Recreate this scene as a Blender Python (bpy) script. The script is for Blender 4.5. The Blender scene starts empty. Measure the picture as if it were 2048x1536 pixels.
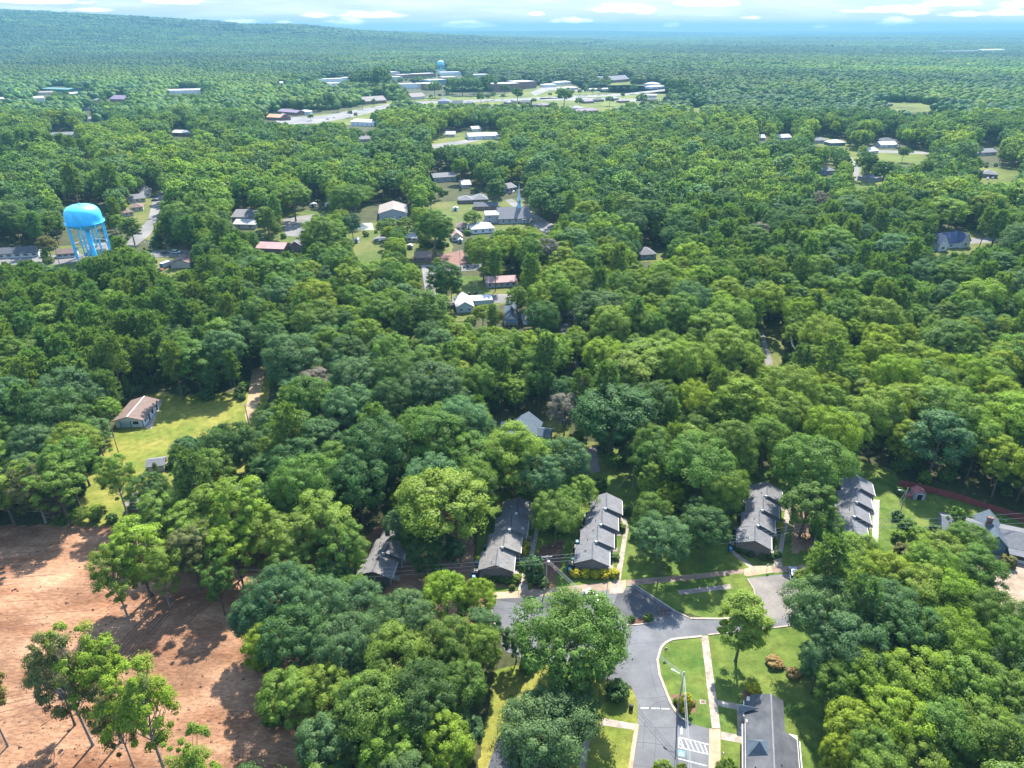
import bpy, bmesh, math, random
import numpy as np
from mathutils import Vector, Matrix

# ------------------------------------------------------------------ camera, sky, sun, exposure
SC = bpy.context.scene
COL = SC.collection
CAM_H = 112.0
PITCH = math.radians(27.5)
FOC = 1365.0            # focal length in units of a 2048 wide frame
SUN_EL, SUN_AZ = math.radians(50), math.radians(14)     # azimuth from +y towards +x

cam_d = bpy.data.cameras.new("camera")
cam_d.sensor_width = 36.0
cam_d.lens = FOC / 2048.0 * 36.0
cam_d.clip_start = 0.5
cam_d.clip_end = 90000.0
cam = bpy.data.objects.new("camera", cam_d)
COL.objects.link(cam)
cam.location = (0, 0, CAM_H)
cam.rotation_euler = (math.radians(90) - PITCH, 0, 0)
SC.camera = cam

world = bpy.data.worlds.new("World")
SC.world = world
world.use_nodes = True

sun_d = bpy.data.lights.new("sun", 'SUN')
sun_d.energy = 4.0
sun_d.angle = math.radians(0.53)
sun_d.color = (1.0, 0.95, 0.86)
sun = bpy.data.objects.new("sun", sun_d)
COL.objects.link(sun)
sdir = Vector((math.sin(SUN_AZ) * math.cos(SUN_EL), math.cos(SUN_AZ) * math.cos(SUN_EL), math.sin(SUN_EL)))
sun.rotation_euler = sdir.to_track_quat('Z', 'Y').to_euler()
sun.location = (60, 200, 260)

SC.view_settings.view_transform = 'Standard'
SC.view_settings.look = 'None'
SC.view_settings.gamma = 1.0
SC.view_settings.use_curve_mapping = False
SC.view_settings.exposure = 2.3
SKY_STRENGTH = 0.15

SC.render.engine = 'CYCLES'
cy = SC.cycles
cy.max_bounces = 6
cy.diffuse_bounces = 3
cy.glossy_bounces = 2
cy.transmission_bounces = 3
cy.transparent_max_bounces = 6
cy.volume_bounces = 0
cy.caustics_reflective = False
cy.caustics_refractive = False
cy.use_denoising = True
try:
    cy.denoiser = 'OPENIMAGEDENOISE'
    cy.denoising_input_passes = 'RGB_ALBEDO_NORMAL'
    cy.denoising_prefilter = 'ACCURATE'
except Exception:
    pass
cy.use_adaptive_sampling = False
cy.sample_clamp_indirect = 4.0
SC.render.use_persistent_data = False

def build_world():
    nt = world.node_tree
    N, L = nt.nodes, nt.links
    N.clear()
    out = N.new('ShaderNodeOutputWorld')
    bg = N.new('ShaderNodeBackground')
    bg.inputs['Strength'].default_value = SKY_STRENGTH
    sky = N.new('ShaderNodeTexSky')
    sky.sky_type = 'NISHITA'
    sky.sun_disc = False
    sky.sun_elevation = SUN_EL
    sky.sun_rotation = SUN_AZ
    sky.altitude = 300
    sky.air_density = 1.0
    sky.dust_density = 0.35
    sky.ozone_density = 2.2
    tc = N.new('ShaderNodeTexCoord')
    sep = N.new('ShaderNodeSeparateXYZ')
    L.new(tc.outputs['Generated'], sep.inputs[0])
    def M(op, a, b=None, c=None):
        n = N.new('ShaderNodeMath'); n.operation = op
        for i, v in enumerate((a, b, c)):
            if v is None: continue
            if isinstance(v, (int, float)): n.inputs[i].default_value = v
            else: L.new(v, n.inputs[i])
        return n.outputs[0]
    az = M('ARCTAN2', sep.outputs[0], sep.outputs[1])
    el = M('ARCSINE', sep.outputs[2])
    comb = N.new('ShaderNodeCombineXYZ')
    L.new(M('MULTIPLY', az, 42.0), comb.inputs[0])
    L.new(M('MULTIPLY', el, 190.0), comb.inputs[1])
    nz = N.new('ShaderNodeTexNoise')
    nz.inputs['Scale'].default_value = 1.0
    nz.inputs['Detail'].default_value = 5.0
    nz.inputs['Roughness'].default_value = 0.6
    L.new(comb.outputs[0], nz.inputs['Vector'])
    warp = M('SUBTRACT', nz.outputs['Fac'], 0.5)
    # small fair weather cumulus low over the horizon: (azimuth, elevation, half width, half height) in degrees
    cpx = [(745,31,62,7),(695,46,36,7),(490,44,30,4.5),(570,45,16,3),(632,32,28,5),(930,51,56,7),(1072,28,16,4),(1145,42,38,6),(1250,19,62,9),(1290,26,20,4),(1415,7,56,8),(1785,20,52,6),(1830,27,20,4),(1790,46,28,8),(1640,54,16,4),(1900,8,42,6),(1930,29,36,4.5),(2020,27,32,6),(2034,10,25,6),(60,2,80,6),(345,3,52,6),(1500,36,20,3),(1345,51,18,4),(1700,22,20,3),(185,20,30,3)]
    def deg(px, py): 
        u, v = (px-1024)/FOC, (py-768)/FOC
        y, z = math.cos(PITCH)-v*math.sin(PITCH), -math.sin(PITCH)-v*math.cos(PITCH)
        return math.degrees(math.atan2(u, y)), math.degrees(math.atan2(z, math.hypot(u, y)))
    clouds = [(*deg(x, y), w*.036*1.15, h*.036*1.2) for x, y, w, h in cpx]
    _old = [(-11.3, 1.05, 2.5, .24), (-13.2, .45, 1.7, .22), (-19.0, .45, 1.1, .14), (-9.2, .3, 1.0, .12), (-16.4, .95, 1.0, .14),
              (-3.6, .22, 2.0, .24), (2.0, 1.05, .8, .12), (5.0, .6, 1.4, .18), (9.6, 1.45, 2.2, .3), (17.2, 2.1, 2.3, .3),
              (28.0, 1.5, 2.0, .22), (29.3, .55, 1.3, .25), (21.3, .15, 1.0, .13), (33.5, 1.1, 1.5, .2), (32.6, 2.0, 1.8, .2), (36.0, 1.3, 1.4, .2),
              (-33.5, 2.3, 3.0, .14), (-28, 2.25, 2.6, .16), (11.5, .2, 1.2, .1), (24.0, 1.1, .8, .12), (-22, 1.1, 1.2, .1), (0.0, 1.7, 2.0, .08), (-24, 2.2, 2, .1)]
    tot = None
    for a, e, w, h in clouds:
        d1 = M('MULTIPLY', M('SUBTRACT', az, math.radians(a)), 1 / math.radians(w))
        d2 = M('MULTIPLY', M('SUBTRACT', el, math.radians(e)), 1 / math.radians(h))
        d2 = M('MULTIPLY', d2, M('MULTIPLY_ADD', M('LESS_THAN', d2, 0.0), 0.7, 1.0))
        dd = M('ADD', M('MULTIPLY', d1, d1), M('MULTIPLY', d2, d2))
        v = M('MULTIPLY_ADD', dd, -0.8, 0.8)
        tot = v if tot is None else M('MAXIMUM', tot, v)
    cov = M('ADD', tot, M('MULTIPLY', warp, 3.0))
    mr = N.new('ShaderNodeMapRange'); mr.interpolation_type = 'SMOOTHSTEP'
    mr.inputs['From Min'].default_value = -0.35; mr.inputs['From Max'].default_value = 1.05
    mr.inputs['To Max'].default_value = 0.9
    L.new(cov, mr.inputs['Value'])
    # thin general veil between the clouds
    comb2 = N.new('ShaderNodeCombineXYZ')
    L.new(M('MULTIPLY', az, 9.0), comb2.inputs[0]); L.new(M('MULTIPLY', el, 90.0), comb2.inputs[1])
    nz2 = N.new('ShaderNodeTexNoise'); nz2.inputs['Scale'].default_value = 1.0; nz2.inputs['Detail'].default_value = 4.0
    L.new(comb2.outputs[0], nz2.inputs['Vector'])
    mv = N.new('ShaderNodeMapRange'); mv.inputs['From Min'].default_value = .42; mv.inputs['From Max'].default_value = .75; mv.inputs['To Max'].default_value = .16
    L.new(nz2.outputs['Fac'], mv.inputs['Value'])
    fac = M('MAXIMUM', mr.outputs[0], mv.outputs[0])
    mix = N.new('ShaderNodeMixRGB')
    L.new(fac, mix.inputs['Fac'])
    tint = N.new('ShaderNodeMixRGB'); tint.blend_type = 'MULTIPLY'; tint.inputs['Fac'].default_value = 1.0
    # deeper blue low down, where the air towards the sun would otherwise burn out
    ml = N.new('ShaderNodeMapRange'); ml.interpolation_type = 'SMOOTHSTEP'; ml.inputs['From Min'].default_value = math.radians(2.5); ml.inputs['From Max'].default_value = math.radians(16)
    L.new(el, ml.inputs['Value'])
    low = N.new('ShaderNodeMixRGB'); low.inputs['Color1'].default_value = SKY_LOW; low.inputs['Color2'].default_value = SKY_TINT
    L.new(ml.outputs[0], low.inputs['Fac']); L.new(low.outputs[0], tint.inputs['Color2'])
    L.new(sky.outputs[0], tint.inputs['Color1'])
    L.new(tint.outputs[0], mix.inputs['Color1'])
    mix.inputs['Color2'].default_value = CLOUD_COL
    L.new(mix.outputs[0], bg.inputs['Color'])
    L.new(bg.outputs[0], out.inputs[0])
SKY_TINT = (1.3, 1.26, 1.15, 1)
SKY_LOW = (.150, .165, .30, 1)
CLOUD_COL = (5.0, 4.9, 5.1, 1)
build_world()

# ------------------------------------------------------------------ helpers
R = random.Random(7)
rng = np.random.default_rng(11)
SP, CP = math.sin(PITCH), math.cos(PITCH)

def G(px, py, z=0.0):
    """where the line of sight through a point of the survey photograph meets height z"""
    u = (px - 1024) / FOC; v = (py - 768) / FOC
    t = (CAM_H - z) / (SP + v * CP)
    return Vector((u * t, (CP - v * SP) * t, z))

def pj(x, y, z):
    dz = z - CAM_H
    dep = y * CP - dz * SP
    return 1024 + FOC * x / dep, 768 - FOC * (y * SP + dz * CP) / dep, dep

def tag(o, label=None, cat=None, group=None, kind=None):
    if label: o['label'] = label
    if cat: o['category'] = cat
    if group: o['group'] = group
    if kind: o['kind'] = kind
    return o

def empty(name, loc, rz=0.0, label=None, cat=None, group=None):
    o = bpy.data.objects.new(name, None)
    o.empty_display_size = 0.5
    COL.objects.link(o)
    o.location = loc; o.rotation_euler = (0, 0, rz)
    return tag(o, label, cat, group)

class MB:
    def __init__(s): s.v = []; s.f = []; s.m = []
    def quad(s, a, b, c, d, m=0):
        n = len(s.v); s.v += [tuple(a), tuple(b), tuple(c), tuple(d)]; s.f.append((n, n+1, n+2, n+3)); s.m.append(m)
    def tri(s, a, b, c, m=0):
        n = len(s.v); s.v += [tuple(a), tuple(b), tuple(c)]; s.f.append((n, n+1, n+2)); s.m.append(m)
    def prism(s, pts, z0, z1, m=0):
        """pts counter-clockwise (x, y); top and bottom caps"""
        a = sum(pts[i][0]*pts[(i+1) % len(pts)][1]-pts[(i+1) % len(pts)][0]*pts[i][1] for i in range(len(pts)))
        if a < 0: pts = pts[::-1]
        n = len(s.v); k = len(pts)
        s.v += [(p[0], p[1], z0) for p in pts] + [(p[0], p[1], z1) for p in pts]
        s.f.append(tuple(n+k+i for i in range(k))); s.m.append(m)
        s.f.append(tuple(n+k-1-i for i in range(k))); s.m.append(m)
        for i in range(k):
            j = (i+1) % k
            s.f.append((n+i, n+j, n+k+j, n+k+i)); s.m.append(m)
        return s
    def box(s, x0, x1, y0, y1, z0, z1, m=0):
        return s.prism([(x0, y0), (x1, y0), (x1, y1), (x0, y1)], z0, z1, m)
    def slab(s, pts3, th, m=0):
        """a sheet through 3d points (ccw from above) given a thickness downwards"""
        n = len(s.v); k = len(pts3)
        s.v += [tuple(p) for p in pts3] + [(p[0], p[1], p[2]-th) for p in pts3]
        s.f.append(tuple(n+i for i in range(k))); s.m.append(m)
        s.f.append(tuple(n+2*k-1-i for i in range(k))); s.m.append(m)
        for i in range(k):
            j = (i+1) % k
            s.f.append((n+j, n+i, n+k+i, n+k+j)); s.m.append(m)
        return s
    def tube(s, path, rad, n=6, m=0, cap=True):
        path = [Vector(p) for p in path]
        rads = rad if isinstance(rad, (list, tuple)) else [rad]*len(path)
        rings = []
        for i, p in enumerate(path):
            d = (path[min(i+1, len(path)-1)] - path[max(i-1, 0)])
            d = d.normalized() if d.length > 1e-9 else Vector((0, 0, 1))
            up = Vector((0, 0, 1)) if abs(d.z) < .95 else Vector((1, 0, 0))
            a = d.cross(up).normalized(); b = d.cross(a)
            base = len(s.v)
            for k in range(n):
                t = 2*math.pi*k/n
                q = p + (a*math.cos(t) + b*math.sin(t))*rads[i]
                s.v.append(tuple(q))
            rings.append(base)
        for r0, r1 in zip(rings[:-1], rings[1:]):
            for k in range(n):
                k2 = (k+1) % n
                s.f.append((r0+k, r1+k, r1+k2, r0+k2)); s.m.append(m)
        if cap:
            s.f.append(tuple(rings[0]+k for k in range(n))); s.m.append(m)
            s.f.append(tuple(rings[-1]+n-1-k for k in range(n))); s.m.append(m)
        return s
    def lathe(s, prof, n=24, c=(0, 0), m=0):
        base = len(s.v)
        for r, z in prof:
            for k in range(n):
                t = 2*math.pi*k/n
                s.v.append((c[0]+r*math.cos(t), c[1]+r*math.sin(t), z))
        for i in range(len(prof)-1):
            for k in range(n):
                k2 = (k+1) % n
                s.f.append((base+i*n+k, base+i*n+k2, base+(i+1)*n+k2, base+(i+1)*n+k)); s.m.append(m)
        s.f.append(tuple(base+n-1-k for k in range(n))); s.m.append(m)
        e = base+(len(prof)-1)*n
        s.f.append(tuple(e+k for k in range(n))); s.m.append(m)
        return s
    def mesh(s, name, mats, smooth=False):
        me = bpy.data.meshes.new(name)
        me.from_pydata(s.v, [], s.f)
        for mt in (mats if isinstance(mats, (list, tuple)) else [mats]): me.materials.append(mt)
        me.polygons.foreach_set('material_index', s.m)
        if smooth: me.polygons.foreach_set('use_smooth', [True]*len(s.f))
        me.update()
        return me
    def build(s, name, mats, parent=None, loc=None, rz=0.0, smooth=False):
        o = bpy.data.objects.new(name, s.mesh(name, mats, smooth))
        COL.objects.link(o)
        if parent: o.parent = parent
        if loc is not None: o.location = loc
        if rz: o.rotation_euler = (0, 0, rz)
        return o

def copy_tree(o, parent=None):
    c = o.copy(); COL.objects.link(c)
    if parent: c.parent = parent
    for ch in o.children: copy_tree(ch, c)
    return c

# ------------------------------------------------------------------ materials
MATS = {}
ALB = .66      # surfaces were first matched one third of a stop brighter
def mat(name, col, rough=.85, var=.18, scale=1.2, bump=0.0, spec=.3, metal=0.0, col2=None, detail=6, stretch=None, coords='Object', fine=0.0, fscale=14, blotch=0.0, bscale=.05):
    if name in MATS: return MATS[name]
    col = tuple(c*ALB for c in col); col2 = tuple(c*ALB for c in col2) if col2 else None
    m = bpy.data.materials.new(name); m.use_nodes = True
    nt = m.node_tree; N, L = nt.nodes, nt.links
    b = N['Principled BSDF']
    b.inputs['Roughness'].default_value = rough
    b.inputs['Metallic'].default_value = metal
    b.inputs['Specular IOR Level'].default_value = spec
    tc = N.new('ShaderNodeTexCoord')
    mp = N.new('ShaderNodeMapping')
    if stretch: mp.inputs['Scale'].default_value = stretch[:3]; mp.inputs['Rotation'].default_value = (0, 0, stretch[3] if len(stretch) > 3 else 0)
    L.new(tc.outputs[coords], mp.inputs[0])
    nz = N.new('ShaderNodeTexNoise'); nz.inputs['Scale'].default_value = scale; nz.inputs['Detail'].default_value = detail; nz.inputs['Roughness'].default_value = .62
    L.new(mp.outputs[0], nz.inputs['Vector'])
    cr = N.new('ShaderNodeValToRGB')
    c2 = col2 or tuple(min(1, c*(1+var*1.3)) for c in col)
    c1 = tuple(c*(1-var) for c in col) if col2 is None else col
    cr.color_ramp.elements[0].position = .33; cr.color_ramp.elements[1].position = .68
    cr.color_ramp.elements[0].color = (*c1, 1); cr.color_ramp.elements[1].color = (*c2, 1)
    L.new(nz.outputs['Fac'], cr.inputs[0])
    src = cr.outputs[0]
    if fine:
        n2 = N.new('ShaderNodeTexNoise'); n2.inputs['Scale'].default_value = fscale; n2.inputs['Detail'].default_value = 4
        L.new(mp.outputs[0], n2.inputs['Vector'])
        mr = N.new('ShaderNodeMapRange'); mr.inputs['From Min'].default_value = .3; mr.inputs['From Max'].default_value = .7
        mr.inputs['To Min'].default_value = 1-fine; mr.inputs['To Max'].default_value = 1+fine
        L.new(n2.outputs['Fac'], mr.inputs[0])
        mx = N.new('ShaderNodeMixRGB'); mx.blend_type = 'MULTIPLY'; mx.inputs[0].default_value = 1
        L.new(src, mx.inputs[1]); L.new(mr.outputs[0], mx.inputs[2]); src = mx.outputs[0]
    if blotch:
        n3 = N.new('ShaderNodeTexNoise'); n3.inputs['Scale'].default_value = bscale; n3.inputs['Detail'].default_value = 7; n3.inputs['Roughness'].default_value = .68
        L.new(tc.outputs[coords], n3.inputs['Vector'])
        m3 = N.new('ShaderNodeMapRange'); m3.inputs['From Min'].default_value = .36; m3.inputs['From Max'].default_value = .66
        m3.inputs['To Min'].default_value = 1-blotch; m3.inputs['To Max'].default_value = 1+blotch*.6
        L.new(n3.outputs['Fac'], m3.inputs[0])
        x3 = N.new('ShaderNodeMixRGB'); x3.blend_type = 'MULTIPLY'; x3.inputs[0].default_value = 1
        L.new(src, x3.inputs[1]); L.new(m3.outputs[0], x3.inputs[2]); src = x3.outputs[0]
    L.new(src, b.inputs['Base Color'])
    if bump:
        bp = N.new('ShaderNodeBump'); bp.inputs['Strength'].default_value = bump; bp.inputs['Distance'].default_value = .3
        nb = N.new('ShaderNodeTexNoise'); nb.inputs['Scale'].default_value = scale*6; nb.inputs['Detail'].default_value = 5
        L.new(mp.outputs[0], nb.inputs['Vector'])
        L.new(nb.outputs['Fac'], bp.inputs['Height']); L.new(bp.outputs[0], b.inputs['Normal'])
    MATS[name] = m
    return m

def leaf_mat(name, transl=.45, sheen=.012):
    m = bpy.data.materials.new(name); m.use_nodes = True
    nt = m.node_tree; N, L = nt.nodes, nt.links
    N.clear()
    out = N.new('ShaderNodeOutputMaterial')
    at = N.new('ShaderNodeAttribute'); at.attribute_type = 'INSTANCER'; at.attribute_name = 'tint'
    lv = N.new('ShaderNodeAttribute'); lv.attribute_type = 'GEOMETRY'; lv.attribute_name = 'lv'
    mr = N.new('ShaderNodeMapRange'); mr.inputs['To Min'].default_value = .62; mr.inputs['To Max'].default_value = 1.4
    L.new(lv.outputs['Fac'], mr.inputs[0])
    mx = N.new('ShaderNodeMixRGB'); mx.blend_type = 'MULTIPLY'; mx.inputs[0].default_value = 1
    L.new(at.outputs['Color'], mx.inputs[1]); L.new(mr.outputs[0], mx.inputs[2])
    df = N.new('ShaderNodeBsdfDiffuse'); L.new(mx.outputs[0], df.inputs['Color'])
    tl = N.new('ShaderNodeBsdfTranslucent')
    tm = N.new('ShaderNodeMixRGB'); tm.blend_type = 'MULTIPLY'; tm.inputs[0].default_value = 1; tm.inputs[2].default_value = (1.35, 1.4, .5, 1)
    L.new(mx.outputs[0], tm.inputs[1]); L.new(tm.outputs[0], tl.inputs['Color'])
    m1 = N.new('ShaderNodeMixShader'); m1.inputs[0].default_value = transl
    L.new(df.outputs[0], m1.inputs[1]); L.new(tl.outputs[0], m1.inputs[2])
    gl = N.new('ShaderNodeBsdfGlossy'); gl.inputs['Roughness'].default_value = .6; gl.inputs['Color'].default_value = (.8, .9, .85, 1)
    m2 = N.new('ShaderNodeMixShader'); m2.inputs[0].default_value = sheen
    L.new(m1.outputs[0], m2.inputs[1]); L.new(gl.outputs[0], m2.inputs[2])
    L.new(m2.outputs[0], out.inputs[0])
    return m
LEAF = leaf_mat('foliage')
NEEDLE = leaf_mat('needles', .35, .012)
BARK = mat('bark', (.13, .10, .075), .95, .35, 3.0, .3)
PALEBARK = mat('pale_bark', (.30, .27, .23), .95, .3, 3.0, .3)

# ------------------------------------------------------------------ terrain
def smooth(a, b, x):
    t = min(1.0, max(0.0, (x-a)/(b-a))); return t*t*(3-2*t)
_w = [(R.uniform(.00035, .0016), R.uniform(0, 6.28), R.uniform(0, 6.28)) for _ in range(9)]
RIDGE = [(-75, 229), (-50, 229), (-40, 220), (-33.6, 211), (-31.5, 200), (-29.6, 188), (-27.4, 177), (-25.2, 163), (-21.4, 137), (-19.1, 111), (-18, 112), (-16.8, 120), (-15.6, 112), (-14.2, 96), (-11.9, 74), (-8, 54), (-2, 25), (6, 0), (200, 0)]
def ridge_h(deg):
    for (a, h), (b, k) in zip(RIDGE[:-1], RIDGE[1:]):
        if deg <= b: return h + (k-h)*max(0, (deg-a))/(b-a)
    return RIDGE[-1][1]
def terrain(x, y):
    d = math.hypot(x, y)
    if d < 1900: return 0.0
    s = 0
    for f, a, p in _w: s += math.sin(f*(x*math.cos(a)+y*math.sin(a))*1.0+p)
    z = smooth(1900, 4200, d)*(4.5*s) - 14*smooth(1900, 4200, d)
    deg = math.degrees(math.atan2(x, y))
    rg = math.exp(-((d-6500)/1700)**2) if d < 6500 else math.exp(-((d-6500)/3000)**2)
    z += (ridge_h(deg)+12)*rg if ridge_h(deg) > 0 else 0
    z += smooth(9000, 21000, d)*(52+5*s)
    return z

def build_ground():
    rad = [0, 30, 80, 150, 300, 600, 1000, 1500, 1900]
    r = 1900
    while r < 22400: r *= 1.04; rad.append(r)
    na = 240
    v = [(0, 0, 0)]; f = []
    for q in rad[1:]:
        for k in range(na):
            a = 2*math.pi*k/na
            x, y = q*math.sin(a), q*math.cos(a)
            v.append((x, y, terrain(x, y)))
    for k in range(na): f.append((0, 1+(k+1) % na, 1+k))
    for i in range(len(rad)-2):
        b0, b1 = 1+i*na, 1+(i+1)*na
        for k in range(na):
            k2 = (k+1) % na
            f.append((b0+k, b0+k2, b1+k2, b1+k))
    me = bpy.data.meshes.new('ground'); me.from_pydata(v, [], f)
    me.materials.append(mat('forest_floor', (.035, .045, .018), .95, 0, .12, 0, .1, col2=(.075, .075, .03), fine=.35, fscale=1.1))
    o = bpy.data.objects.new('ground', me); COL.objects.link(o); tag(o, kind='structure')
build_ground()

M_LAWN = mat('lawn_grass', (0.058, 0.112, 0.019), .95, 0, .14, .25, .08, col2=(0.139, 0.170, 0.034), fine=.22, fscale=5, blotch=.3, bscale=.5)
M_LAWNDRY = mat('dry_lawn_grass', (0.111, 0.150, 0.022), .95, 0, .09, .25, .08, col2=(0.243, 0.221, 0.050), fine=.2, fscale=4, blotch=.3, bscale=.5)
M_FIELD = mat('field_grass', (.075, .11, .018), .95, 0, .03, 0, .08, col2=(.16, .17, .035), fine=.2, fscale=.6, blotch=.4, bscale=.02)
M_ROADSIDE = mat('yard_grass', (0.056, 0.096, 0.016), .95, 0, .035, 0, .08, col2=(0.152, 0.144, 0.048), fine=.25, fscale=.5)
M_CLAY = mat('red_clay', (.170, .078, .040), .95, 0, .10, .6, .08, col2=(.375, .215, .128), fine=.30, fscale=1.5, stretch=(.55, 1.5, 1, .05), blotch=.36, bscale=.06)
M_MULCH = mat('pine_straw_soil', (.085, .045, .03), .95, 0, .4, .3, .08, col2=(.19, .105, .07), fine=.3, fscale=4)
M_ASPH = mat('asphalt', (0.106, 0.107, 0.114), .9, 0, .18, .15, .25, col2=(0.150, 0.151, 0.156), fine=.12, fscale=9, blotch=.2, bscale=.16)
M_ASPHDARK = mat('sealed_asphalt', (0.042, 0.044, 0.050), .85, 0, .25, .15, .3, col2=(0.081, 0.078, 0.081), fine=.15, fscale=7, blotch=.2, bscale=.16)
M_ASPHPALE = mat('worn_asphalt', (0.164, 0.148, 0.136), .9, 0, .2, .15, .2, col2=(0.234, 0.207, 0.183), fine=.15, fscale=5, blotch=.2, bscale=.16)
M_ROADPALE = mat('pale_road', (.13, .125, .12), .9, 0, .05, 0, .2, col2=(.22, .205, .19), blotch=.25, bscale=.03)
M_CONC = mat('concrete', (0.234, 0.191, 0.152), .9, 0, .45, .1, .2, col2=(0.390, 0.335, 0.277), fine=.15, fscale=6, blotch=.18, bscale=.9)
M_CONCTAN = mat('tan_concrete', (0.328, 0.222, 0.136), .9, 0, .35, .1, .2, col2=(0.437, 0.328, 0.218), fine=.12, fscale=6, blotch=.18, bscale=.9)
M_CURB = mat('kerb_concrete', (0.328, 0.273, 0.218), .9, .2, 1.0)
M_WHITE = mat('road_paint', (0.648, 0.648, 0.630), .7, .08, 2.0)
M_BLUEP = mat('blue_road_paint', (.05, .32, .55), .7, .1, 2.0)
M_CRACK = mat('crack_sealer', (.035, .036, .04), .7, .2, 2.0)

def sheet(name, px, z, m, kind='structure', rough=0.0, sub=1):
    """a ground sheet; rough > 0 makes its edge wander the way mown or trodden edges do"""
    pts = [G(*p) for p in px]
    out = []
    if rough:
        for a, b in zip(pts, pts[1:]+pts[:1]):
            n = max(1, int((b-a).length/(rough*2.5)))
            for i in range(n):
                p = a.lerp(b, i/n)
                out.append((p.x+R.uniform(-rough, rough), p.y+R.uniform(-rough, rough)))
    else: out = [(p.x, p.y) for p in pts]
    mb = MB()
    a = sum(out[i][0]*out[(i+1) % len(out)][1]-out[(i+1) % len(out)][0]*out[i][1] for i in range(len(out)))
    if a < 0: out = out[::-1]
    mb.v = [(x, y, z) for x, y in out]; mb.f = [tuple(range(len(out)))]; mb.m = [0]
    me = mb.mesh(name, m)
    bm = bmesh.new(); bm.from_mesh(me); bmesh.ops.triangulate(bm, faces=bm.faces[:]); bm.to_mesh(me); bm.free()
    o = bpy.data.objects.new(name, me); COL.objects.link(o)
    return tag(o, kind=kind)

def ribbon(px, w, z, name, m, world_pts=False):
    """a strip of constant width along a path"""
    p = [Vector(q).to_2d() if world_pts else G(*q).to_2d() for q in px]
    L_, R_ = [], []
    for i, q in enumerate(p):
        d = (p[min(i+1, len(p)-1)]-p[max(i-1, 0)]).normalized(); n = Vector((-d.y, d.x))*w/2
        L_.append(q+n); R_.append(q-n)
    mb = MB()
    for i in range(len(p)-1):
        mb.quad((*R_[i], z), (*R_[i+1], z), (*L_[i+1], z), (*L_[i], z))
    return tag(mb.build(name, m), kind='structure')

# --- near ground
sheet('dirt_lot', [(-330, 1052), (100, 1050), (240, 1046), (330, 1060), (480, 1085), (620, 1100), (730, 1075), (760, 1045), (850, 1010), (930, 1010), (950, 1100), (930, 1185), (985, 1205), (960, 1260), (800, 1290), (600, 1536), (560, 1720), (-400, 1720)], .004, M_CLAY, rough=.5)
sheet('lawn', [(225, 860), (290, 790), (505, 785), (520, 730), (548, 735), (530, 840), (560, 870), (520, 930), (330, 1000), (250, 1052), (100, 1052), (140, 990), (195, 920)], .006, M_LAWNDRY, rough=.35)
sheet('lawn', [(940, 1188), (952, 1100), (965, 990), (1100, 955), (1190, 915), (1300, 935), (1480, 935), (1700, 915), (1790, 940), (1850, 1130), (1760, 1190), (1600, 1200), (1560, 1254), (1440, 1246), (1260, 1190)], .006, M_LAWN, rough=.3)
sheet('lawn', [(1310, 1270), (1600, 1245), (1700, 1250), (1740, 1400), (1760, 1720), (1430, 1720), (1300, 1460)], .006, M_LAWN)
sheet('lawn', [(990, 1340), (1090, 1320), (1270, 1380), (1290, 1440), (1255, 1720), (930, 1720), (965, 1480)], .006, M_LAWNDRY, rough=.3)
sheet('lawn', [(1790, 955), (1850, 985), (2048, 1030), (2300, 1110), (2300, 1200), (2000, 1130), (1860, 1090), (1790, 1120)], .008, M_LAWN, rough=.3)
sheet('gravel_drive', [(1985, 1110), (2048, 1112), (2200, 1180), (2200, 1300), (2060, 1290), (2010, 1230), (1985, 1160)], .010, mat('gravel', (0.218, 0.164, 0.117), .95, 0, .4, .2, .1, col2=(0.351, 0.281, 0.218), fine=.2))
sheet('mulch_bed', [(1078, 1095), (1128, 1078), (1122, 1130), (1104, 1178), (1060, 1178), (1072, 1130)], .008, M_MULCH, rough=.3)
sheet('mulch_bed', [(952, 1150), (1036, 1153), (1040, 1168), (1000, 1174), (950, 1170)], .010, M_MULCH, rough=.15)
sheet('mulch_bed', [(1132, 1142), (1226, 1140), (1224, 1150), (1136, 1154)], .010, M_MULCH, rough=.15)
sheet('mulch_bed', [(1455, 1098), (1562, 1098), (1556, 1122), (1500, 1116), (1466, 1106)], .010, M_MULCH, rough=.15)
sheet('mulch_bed', [(1342, 1390), (1375, 1388), (1394, 1405), (1392, 1424), (1372, 1430), (1352, 1418)], .010, M_MULCH, rough=.12)
sheet('mulch_bed', [(1486, 1380), (1500, 1380), (1500, 1500), (1486, 1600), (1474, 1600), (1482, 1484)], .010, M_MULCH, rough=.1)
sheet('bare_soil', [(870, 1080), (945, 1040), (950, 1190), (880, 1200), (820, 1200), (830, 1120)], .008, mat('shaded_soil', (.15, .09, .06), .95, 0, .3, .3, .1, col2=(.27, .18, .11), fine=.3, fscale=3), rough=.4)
sheet('bare_soil', [(1568, 955), (1640, 960), (1640, 1090), (1582, 1110), (1590, 1020)], .008, MATS['shaded_soil'], rough=.4)
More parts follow.
